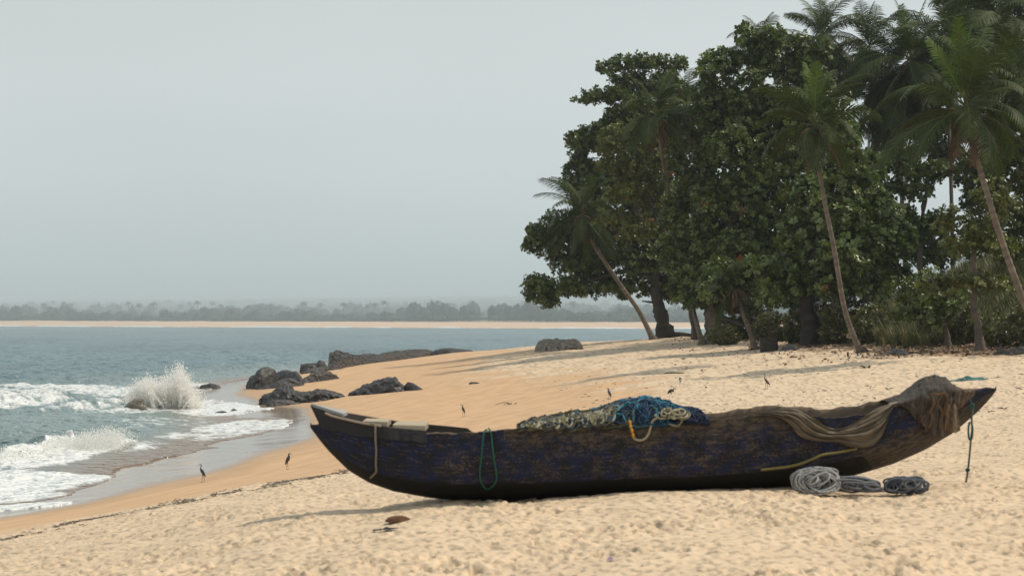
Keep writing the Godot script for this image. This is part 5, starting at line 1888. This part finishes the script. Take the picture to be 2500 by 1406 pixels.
func build_birds() -> void:
	bird(492, 1178, 45, 0.15, "tall", "heron with a raised curved neck beside the wet sand, farthest left")
	bird(703, 1146, 40, PI - 0.2, "short", "heron facing right on the smooth sand left of the canoe's bow")
	bird(1130, 1017, 29, 0.5, "short", "small grey heron on smooth sand above the canoe's bow end", "heron", "heron", Color(0.10, 0.10, 0.11))
	bird(1487, 978, 31, 0.1, "short", "grey heron facing left just above the net heap", "heron", "heron", Color(0.10, 0.10, 0.105))
	bird(1640, 974, 25, PI + 0.1, "hunched", "hunched dark heron striding right, above the cream rope bundle", "heron", "heron", Color(0.045, 0.042, 0.045))
	bird(1661, 943, 22, 1.3, "hunched", "dark bird with a white collar standing behind the hunched heron", "crow", "bird", Color(0.05, 0.05, 0.055))
	bird(1870, 949, 38, 0.05, "long", "long-necked heron standing alone on the right of the open sand")
	# small gull far off in the sky
	var at := P(1306, 421, 330.0)
	var t := thing("gull", at, "tiny pale bird flying in the open sky left of the trees", "bird")
	var s := Shape.new()
	s.tube(PackedVector3Array([Vector3(-0.22, 0.02, 0), Vector3(-0.1, 0.0, 0), Vector3(0.08, 0, 0), Vector3(0.25, 0.02, 0)]), [0.02, 0.06, 0.06, 0.01], 7, Color(0.6, 0.6, 0.6))
	part("body", s.mesh(mat("plumage")), t)
	for sd in [-1.0, 1.0]:
		s = Shape.new()
		for e in [[0.0, 0.03, 0.1], [0.25, 0.10, 0.09], [0.45, 0.06, 0.06], [0.62, 0.0, 0.01]]:
			s.put(Vector3(-e[2] + e[0] * 0.1, e[1], sd * e[0]), Color(0.55, 0.55, 0.56))
			s.put(Vector3(e[2] + e[0] * 0.1, e[1] + 0.012, sd * e[0]), Color(0.55, 0.55, 0.56))
		s.lattice(0, 4, 2)
		part("wing", s.mesh(mat("plumage")), t)
	t.rotation.y = PI / 2 - 0.2


# ---------------------------------------------------------------- litter and driftwood
func build_litter() -> void:
	var r := rand(171)
	var b := on_ground(1648, 914)
	var k := -b.z / F
	var s := Shape.new()
	s.tube(PackedVector3Array([Vector3(-27, 1, 0) * k, Vector3(-20, 3.2, 0) * k, Vector3(0, 3.6, 0) * k, Vector3(20, 4.2, 0) * k, Vector3(27, 2.6, 0) * k]), [0.015, 0.035, 0.035, 0.033, 0.01], 8, Color(0.075, 0.055, 0.042))
	tag(part("driftwood", s.mesh(bark_mat()), self, b), "straight dark stick lying flat above the white-collared bird", "driftwood")
	b = on_ground(972, 1274)
	s = Shape.new()
	for i in 15:
		var a := PI * i / 14
		for j in 11:
			var v := PI * j / 10
			var q := Vector3(cos(v) * 0.12, maxf(-0.01, sin(v) * sin(a) * 0.058), -cos(a) * sin(v) * 0.08)
			s.put(q * (1.0 + r.randf() * 0.05), Color(0.13, 0.062, 0.028) * r.randf_range(0.6, 1.3))
	s.lattice(0, 15, 11)
	tag(part("coconut_husk", s.mesh(mat("husk", Color.WHITE, 0.95)), self, b), "brown coconut husk half sunk in the sand below the bow", "coconut husk")
	b = on_ground(940, 1297)
	s = Shape.new()
	for i in 18:
		for j in 7:
			var u := i / 17.0 - 0.5
			var v := j / 6.0 - 0.5
			var x := u * 0.22
			var z := v * 0.08
			s.put(Vector3(x, ground(b.x + x, b.z + z) - b.y + 0.012 + 0.02 * absf(sin(u * 13.0 + v * 5.0)) * (1.0 - absf(u)), z), Color(0.02, 0.022, 0.04) * r.randf_range(0.7, 1.3))
	s.lattice(0, 18, 7)
	tag(part("cloth_scrap", s.mesh(mat("cloth", Color.WHITE, 0.95)), self, b), "dark blue scrap of cloth on the sand under the coconut husk", "cloth")
	b = on_ground(1725, 947)
	var t := thing("drink_can", b, "small red and white can lying on the open sand", "can")
	s = Shape.new()
	s.tube(PackedVector3Array([Vector3(-0.055, 0.03, 0), Vector3(0.035, 0.03, 0)]), 0.033, 10, Color(0.22, 0.03, 0.03))
	part("can_body", s.mesh(mat("can", Color.WHITE, 0.4)), t)
	s = Shape.new()
	s.tube(PackedVector3Array([Vector3(0.035, 0.03, 0), Vector3(0.07, 0.034, 0)]), [0.033, 0.03], 10, Color(0.8, 0.8, 0.8))
	part("can_end", s.mesh(mat("can")), t)
	b = on_ground(1490, 1368)
	s = Shape.new()
	s.put(Vector3(-0.03, 0.005, 0), Color(0.35, 0.2, 0.25))
	s.put(Vector3(0.0, 0.03, -0.01), Color(0.25, 0.25, 0.5))
	s.put(Vector3(0.035, 0.012, 0.01), Color(0.5, 0.3, 0.3))
	s.put(Vector3(0.0, 0.002, 0.025), Color(0.4, 0.35, 0.5))
	s.quad(0, 1, 2, 3)
	tag(part("wrapper", s.mesh(mat("wrapper", Color.WHITE, 0.5), false), self, b), "tiny pink and violet wrapper on the sand in the foreground", "wrapper")
	# sprigs of green leaves
	for e in [[1884, 919, 0.30, "bright green sprig beside the long-necked heron", Color(0.12, 0.17, 0.03)], [1238, 988, 0.5, "dark green leafy sprig lying above the canoe's middle", Color(0.06, 0.06, 0.02)], [2112, 899, 0.55, "green leaf and twig lying on the sand before the tall palm", Color(0.10, 0.10, 0.03)], [2424, 1222, 0.07, "crumpled rust-brown leaf at the right of the foreground", Color(0.13, 0.05, 0.03)]]:
		b = on_ground(e[0], e[1])
		s = Shape.new()
		for i in 9:
			var a := r.randf() * TAU
			var o := Vector3(r.randfn(0, e[2] * 0.35), 0.0, r.randfn(0, e[2] * 0.3))
			var d: Vector3 = Vector3(cos(a), r.randf_range(0.1, 0.7), sin(a)) * e[2] * 0.5
			var sd: Vector3 = d.cross(Vector3.UP).normalized() * e[2] * 0.16
			var f := s.v.size()
			var col: Color = e[4] * r.randf_range(0.6, 1.3)
			s.put(o, col)
			s.put(o + d * 0.5 + sd, col)
			s.put(o + d * 0.5 - sd, col)
			s.put(o + d, col)
			s.tri(f, f + 1, f + 2)
			s.tri(f + 1, f + 3, f + 2)
		if e[2] > 0.4:
			s.tube(PackedVector3Array([Vector3(-1.1 * e[2], 0.02, 0.2), Vector3(-0.3 * e[2], 0.12, 0), Vector3(0.4 * e[2], 0.04, 0)]), 0.012, 5, Color(0.08, 0.055, 0.04))
		tag(part("leaf_sprig", s.mesh(leaf_mat(), false), self, b), e[3], "leaves")
	# stump on the upper beach
	b = on_ground(1878, 857)
	k = -b.z / F
	t = thing("tree_stump", b, "dark square-topped stump beside the short leaning palm", "stump")
	s = Shape.new()
	var nz := noise(1.5, 172, 2)
	for i in 9:
		var y := i / 8.0
		for j in 18:
			var a := TAU * j / 18
			var sq := 1.0 / pow(pow(absf(cos(a)), 5) + pow(absf(sin(a)), 5), 0.2)
			var q := Vector3(cos(a) * sq * 21 * k * (0.92 + 0.12 * y), lerpf(-0.2, 33 * k, y), sin(a) * sq * 16 * k)
			q += Vector3(nz.get_noise_3d(q.x * 2, q.y, q.z * 2), 0, nz.get_noise_3d(q.z * 2, q.y, q.x)) * 0.12
			s.put(q, Color(0.045, 0.036, 0.030) * (1.0 + 0.5 * nz.get_noise_3d(q.x * 3, q.y, q.z * 3)))
	s.lattice(0, 9, 18, true)
	part("bark", s.mesh(bark_mat()), t)
	s = Shape.new()
	s.put(Vector3(0, 33 * k + 0.02, 0), Color(0.12, 0.10, 0.08))
	for j in 19:
		var a := TAU * j / 18
		var sq := 1.0 / pow(pow(absf(cos(a)), 5) + pow(absf(sin(a)), 5), 0.2)
		s.put(Vector3(cos(a) * sq * 21.5 * k, 33 * k - 0.02, sin(a) * sq * 16 * k), Color(0.12, 0.10, 0.08))
		if j:
			s.tri(0, j, j + 1)
	part("cut_top", s.mesh(bark_mat()), t)
	# two stakes by the tall palm
	for e in [[2072, 872, 13, "short dark stake standing left of the tall palm's roots"], [2096, 870, 9, "short broken root stub at the tall palm's foot"]]:
		b = on_ground(e[0], e[1])
		k = -b.z / F
		s = Shape.new()
		s.tube(PackedVector3Array([Vector3(0, -0.1, 0), Vector3(-1.0 * k, e[2] * k, 0)]), [0.06, 0.05], 6, Color(0.05, 0.04, 0.03))
		tag(part("stake", s.mesh(bark_mat()), self, b), e[3], "stake")
	# canoes across the bay
	for e in [[1242, 786, 24, Color(0.75, 0.74, 0.72), "pale canoe drawn up on the beach across the bay"], [598, 785, 22, Color(0.10, 0.08, 0.07), "dark canoe drawn up on the beach across the bay"]]:
		var d := 1600.0 if e[0] > 1000 else 1790.0
		var c := P(e[0], e[1], d)
		k = d / F
		s = Shape.new()
		for i in 13:
			var u := i / 12.0 * 2.0 - 1.0
			for j in 5:
				var v := j / 4.0 * 2.0 - 1.0
				s.put(Vector3(u * e[2] * 0.5 * k, (0.4 + 0.6 * absf(v)) * 2.0 * k * (1.0 - 0.2 * u * u) + u * u * 1.6 * k - 0.5, v * 1.2 * (1.0 - u * u)), e[3])
		s.lattice(0, 13, 5)
		tag(part("canoe", s.mesh(mat("far_paint", Color.WHITE, 0.8)), self, c), e[4], "canoe")
	# twigs and weed along the lip of the beach and scattered over it
	var w := []
	var cl := PackedColorArray()
	var bit := Shape.new()
	bit.tube(PackedVector3Array([Vector3(-0.07, 0.0, 0), Vector3(-0.01, 0.016, 0.015), Vector3(0.08, 0.004, -0.01)]), [0.004, 0.012, 0.003], 4)
	var clump := noise(0.35, 173, 2)
	var lip := [[-60, 1322], [120, 1296], [330, 1256], [500, 1222], [640, 1192], [760, 1168], [850, 1150]]
	for i in 3600:
		var q := r.randf() * (lip.size() - 1.001)
		var a := int(q)
		var px := lerpf(lip[a][0], lip[a + 1][0], q - a)
		var py := lerpf(lip[a][1], lip[a + 1][1], q - a) + r.randfn(7, 9.0)
		var p := on_level(px, py, 2.2)
		if clump.get_noise_2d(p.x * 2.5, p.z * 1.3) < -0.15 or p.x < -7.5 and r.randf() < 0.6:
			continue
		p.y = ground(p.x, p.z) + 0.01
		var kk := r.randf_range(0.2, 0.8)
		w.append(Transform3D(Basis.from_euler(Vector3(r.randfn(0, 0.2), r.randf() * TAU, r.randfn(0, 0.25))).scaled(Vector3(kk, kk, kk)), p))
		cl.append(Color(0.17, 0.14, 0.11) * r.randf_range(0.5, 1.5))
	for i in 420:
		var z := -r.randf_range(13.0, 45.0)
		var x := r.randf_range(-0.29, 0.29) * -z
		if field(field_dry, x, z) < 0.6:
			continue
		var kk := r.randf_range(0.1, 0.35)
		w.append(Transform3D(Basis.from_euler(Vector3(r.randfn(0, 0.2), r.randf() * TAU, r.randfn(0, 0.25))).scaled(Vector3(kk, kk, kk)), Vector3(x, ground(x, z) + 0.004, z)))
		cl.append(Color(0.13, 0.09, 0.06) * r.randf_range(0.4, 1.5))
	for i in 1500:
		var z := -exp(r.randf_range(log(45.0), log(125.0)))
		var x := r.randf_range(-0.05, 0.29) * -z
		var dry := field(field_dry, x, z)
		if dry < 0.15 or clump.get_noise_2d(x * 0.5, z * 0.3) < 0.0:
			continue
		var kk := r.randf_range(0.5, 1.6)
		w.append(Transform3D(Basis.from_euler(Vector3(r.randfn(0, 0.2), r.randf() * TAU, r.randfn(0, 0.25))).scaled(Vector3(kk, kk, kk)), Vector3(x, ground(x, z) + 0.01, z)))
		cl.append(Color(0.10, 0.07, 0.05) * r.randf_range(0.5, 1.5))
	tag(scatter("beach_debris", bit.mesh(mat("twig", Color.WHITE, 0.9)), w, cl, self), "dark twigs and weed strewn along the lip of the beach and over the sand", "debris", "", "stuff")


# ---------------------------------------------------------------- scene
func make_sky() -> ImageTexture:
	var w := 512
	var h := 256
	var im := Image.create(w, h, false, Image.FORMAT_RGBF)
	var n := noise(1.1, 181, 4)
	for y in h:
		var el := (0.5 - (y + 0.5) / h) * PI
		for x in w:
			var a := (x + 0.5) / w * TAU
			var dir := Vector3(cos(a) * cos(el), sin(el), sin(a) * cos(el))
			var up := maxf(el, 0.0)
			var col := Color(0.555, 0.625, 0.635).lerp(Color(0.625, 0.683, 0.685), smoothstep(0.0, 0.14, up))
			col = col.lerp(Color(0.50, 0.58, 0.63), smoothstep(0.14, 0.9, up))
			var k := n.get_noise_3d(dir.x * 1.2, dir.y * 7.0, dir.z * 1.2)
			col = col * (1.0 + 0.08 * k)
			if el < 0.0:
				col = Color(0.40, 0.43, 0.42)
			im.set_pixel(x, y, col)
	return ImageTexture.create_from_image(im)


func _ready() -> void:
	# camera
	var camera := Camera3D.new()
	camera.name = "camera"
	camera.keep_aspect = Camera3D.KEEP_HEIGHT
	camera.position = EYE
	camera.rotation.x = atan((HORIZON - 703.0) / F)
	var lens := CameraAttributesPhysical.new()
	lens.frustum_focal_length = 35.0 / 2.0 / (703.0 / F)
	lens.frustum_near = 0.1
	lens.frustum_far = 9000.0
	lens.frustum_focus_distance = 115.0
	lens.exposure_aperture = 7.0
	camera.attributes = lens
	add_child(camera)
	camera.fov = rad_to_deg(2.0 * atan(703.0 / F))
	camera.far = 9000.0
	eye = Transform3D(Basis(Vector3.RIGHT, camera.rotation.x), EYE)
	# sky, haze and exposure
	var env := Environment.new()
	env.background_mode = Environment.BG_SKY
	env.sky = Sky.new()
	var pano := PanoramaSkyMaterial.new()
	pano.panorama = make_sky()
	env.sky.sky_material = pano
	env.tonemap_mode = Environment.TONE_MAPPER_LINEAR
	env.tonemap_exposure = 1.0
	env.sdfgi_enabled = true
	env.ssao_enabled = true
	env.ssil_enabled = true
	env.fog_enabled = true
	env.fog_density = 0.00016
	env.fog_light_color = Color(0.93, 0.96, 0.97)
	var world := WorldEnvironment.new()
	world.name = "world"
	world.environment = env
	env.volumetric_fog_enabled = true
	env.volumetric_fog_density = 0.0
	add_child(world)
	# sun: high, from the right and a little behind the scene
	var sun := DirectionalLight3D.new()
	sun.name = "sun"
	sun.light_energy = 0.93
	sun.light_color = Color(1.0, 0.95, 0.87)
	sun.light_angular_distance = 0.8
	sun.shadow_enabled = true
	sun.look_at_from_position(Vector3.ZERO, Vector3(-0.57, -0.81, 0.09))
	add_child(sun)

	# a bank of sea haze lies over the bay
	var bank := FogVolume.new()
	bank.name = "sea_haze"
	bank.shape = RenderingServer.FOG_VOLUME_SHAPE_BOX
	bank.size = Vector3(2600, 46, 1500)
	bank.position = Vector3(-150, 21, -1060)
	var mist := FogMaterial.new()
	mist.density = 0.00032
	mist.albedo = Color(0.92, 0.98, 1.0)
	bank.material = mist
	add_child(bank)
	var woods_bank := FogVolume.new()
	woods_bank.name = "forest_haze"
	woods_bank.shape = RenderingServer.FOG_VOLUME_SHAPE_BOX
	woods_bank.size = Vector3(2400, 30, 900)
	woods_bank.rotation.y = -0.756
	woods_bank.position = Vector3(-190 + 0.686 * 530, 11, -1603 - 0.728 * 530)
	var damp_air := FogMaterial.new()
	damp_air.density = 0.0045
	damp_air.albedo = Color(0.93, 0.98, 1.0)
	woods_bank.material = damp_air
	add_child(woods_bank)
	tag(woods_bank, "damp haze hanging among the woods across the bay", "haze", "", "structure")
	tag(bank, "pale haze lying over the bay in front of the far shore", "haze", "", "structure")

	pit_noise = noise(6.6, 21, 2)
	lump_noise = noise(9.0, 22, 2)
	wide_noise = noise(0.28, 23, 2)
	mid_noise = noise(1.6, 24, 2)
	step_noise = noise(2.3, 25, 2)
	survey()
	build_beach()
	build_sea()
	build_far_shore()
	build_rocks()
	build_canoe()
	build_nets()
	build_ropes()
	build_broadleaf()
	build_palms()
	build_undergrowth()
	build_spray()
	build_birds()
	build_litter()
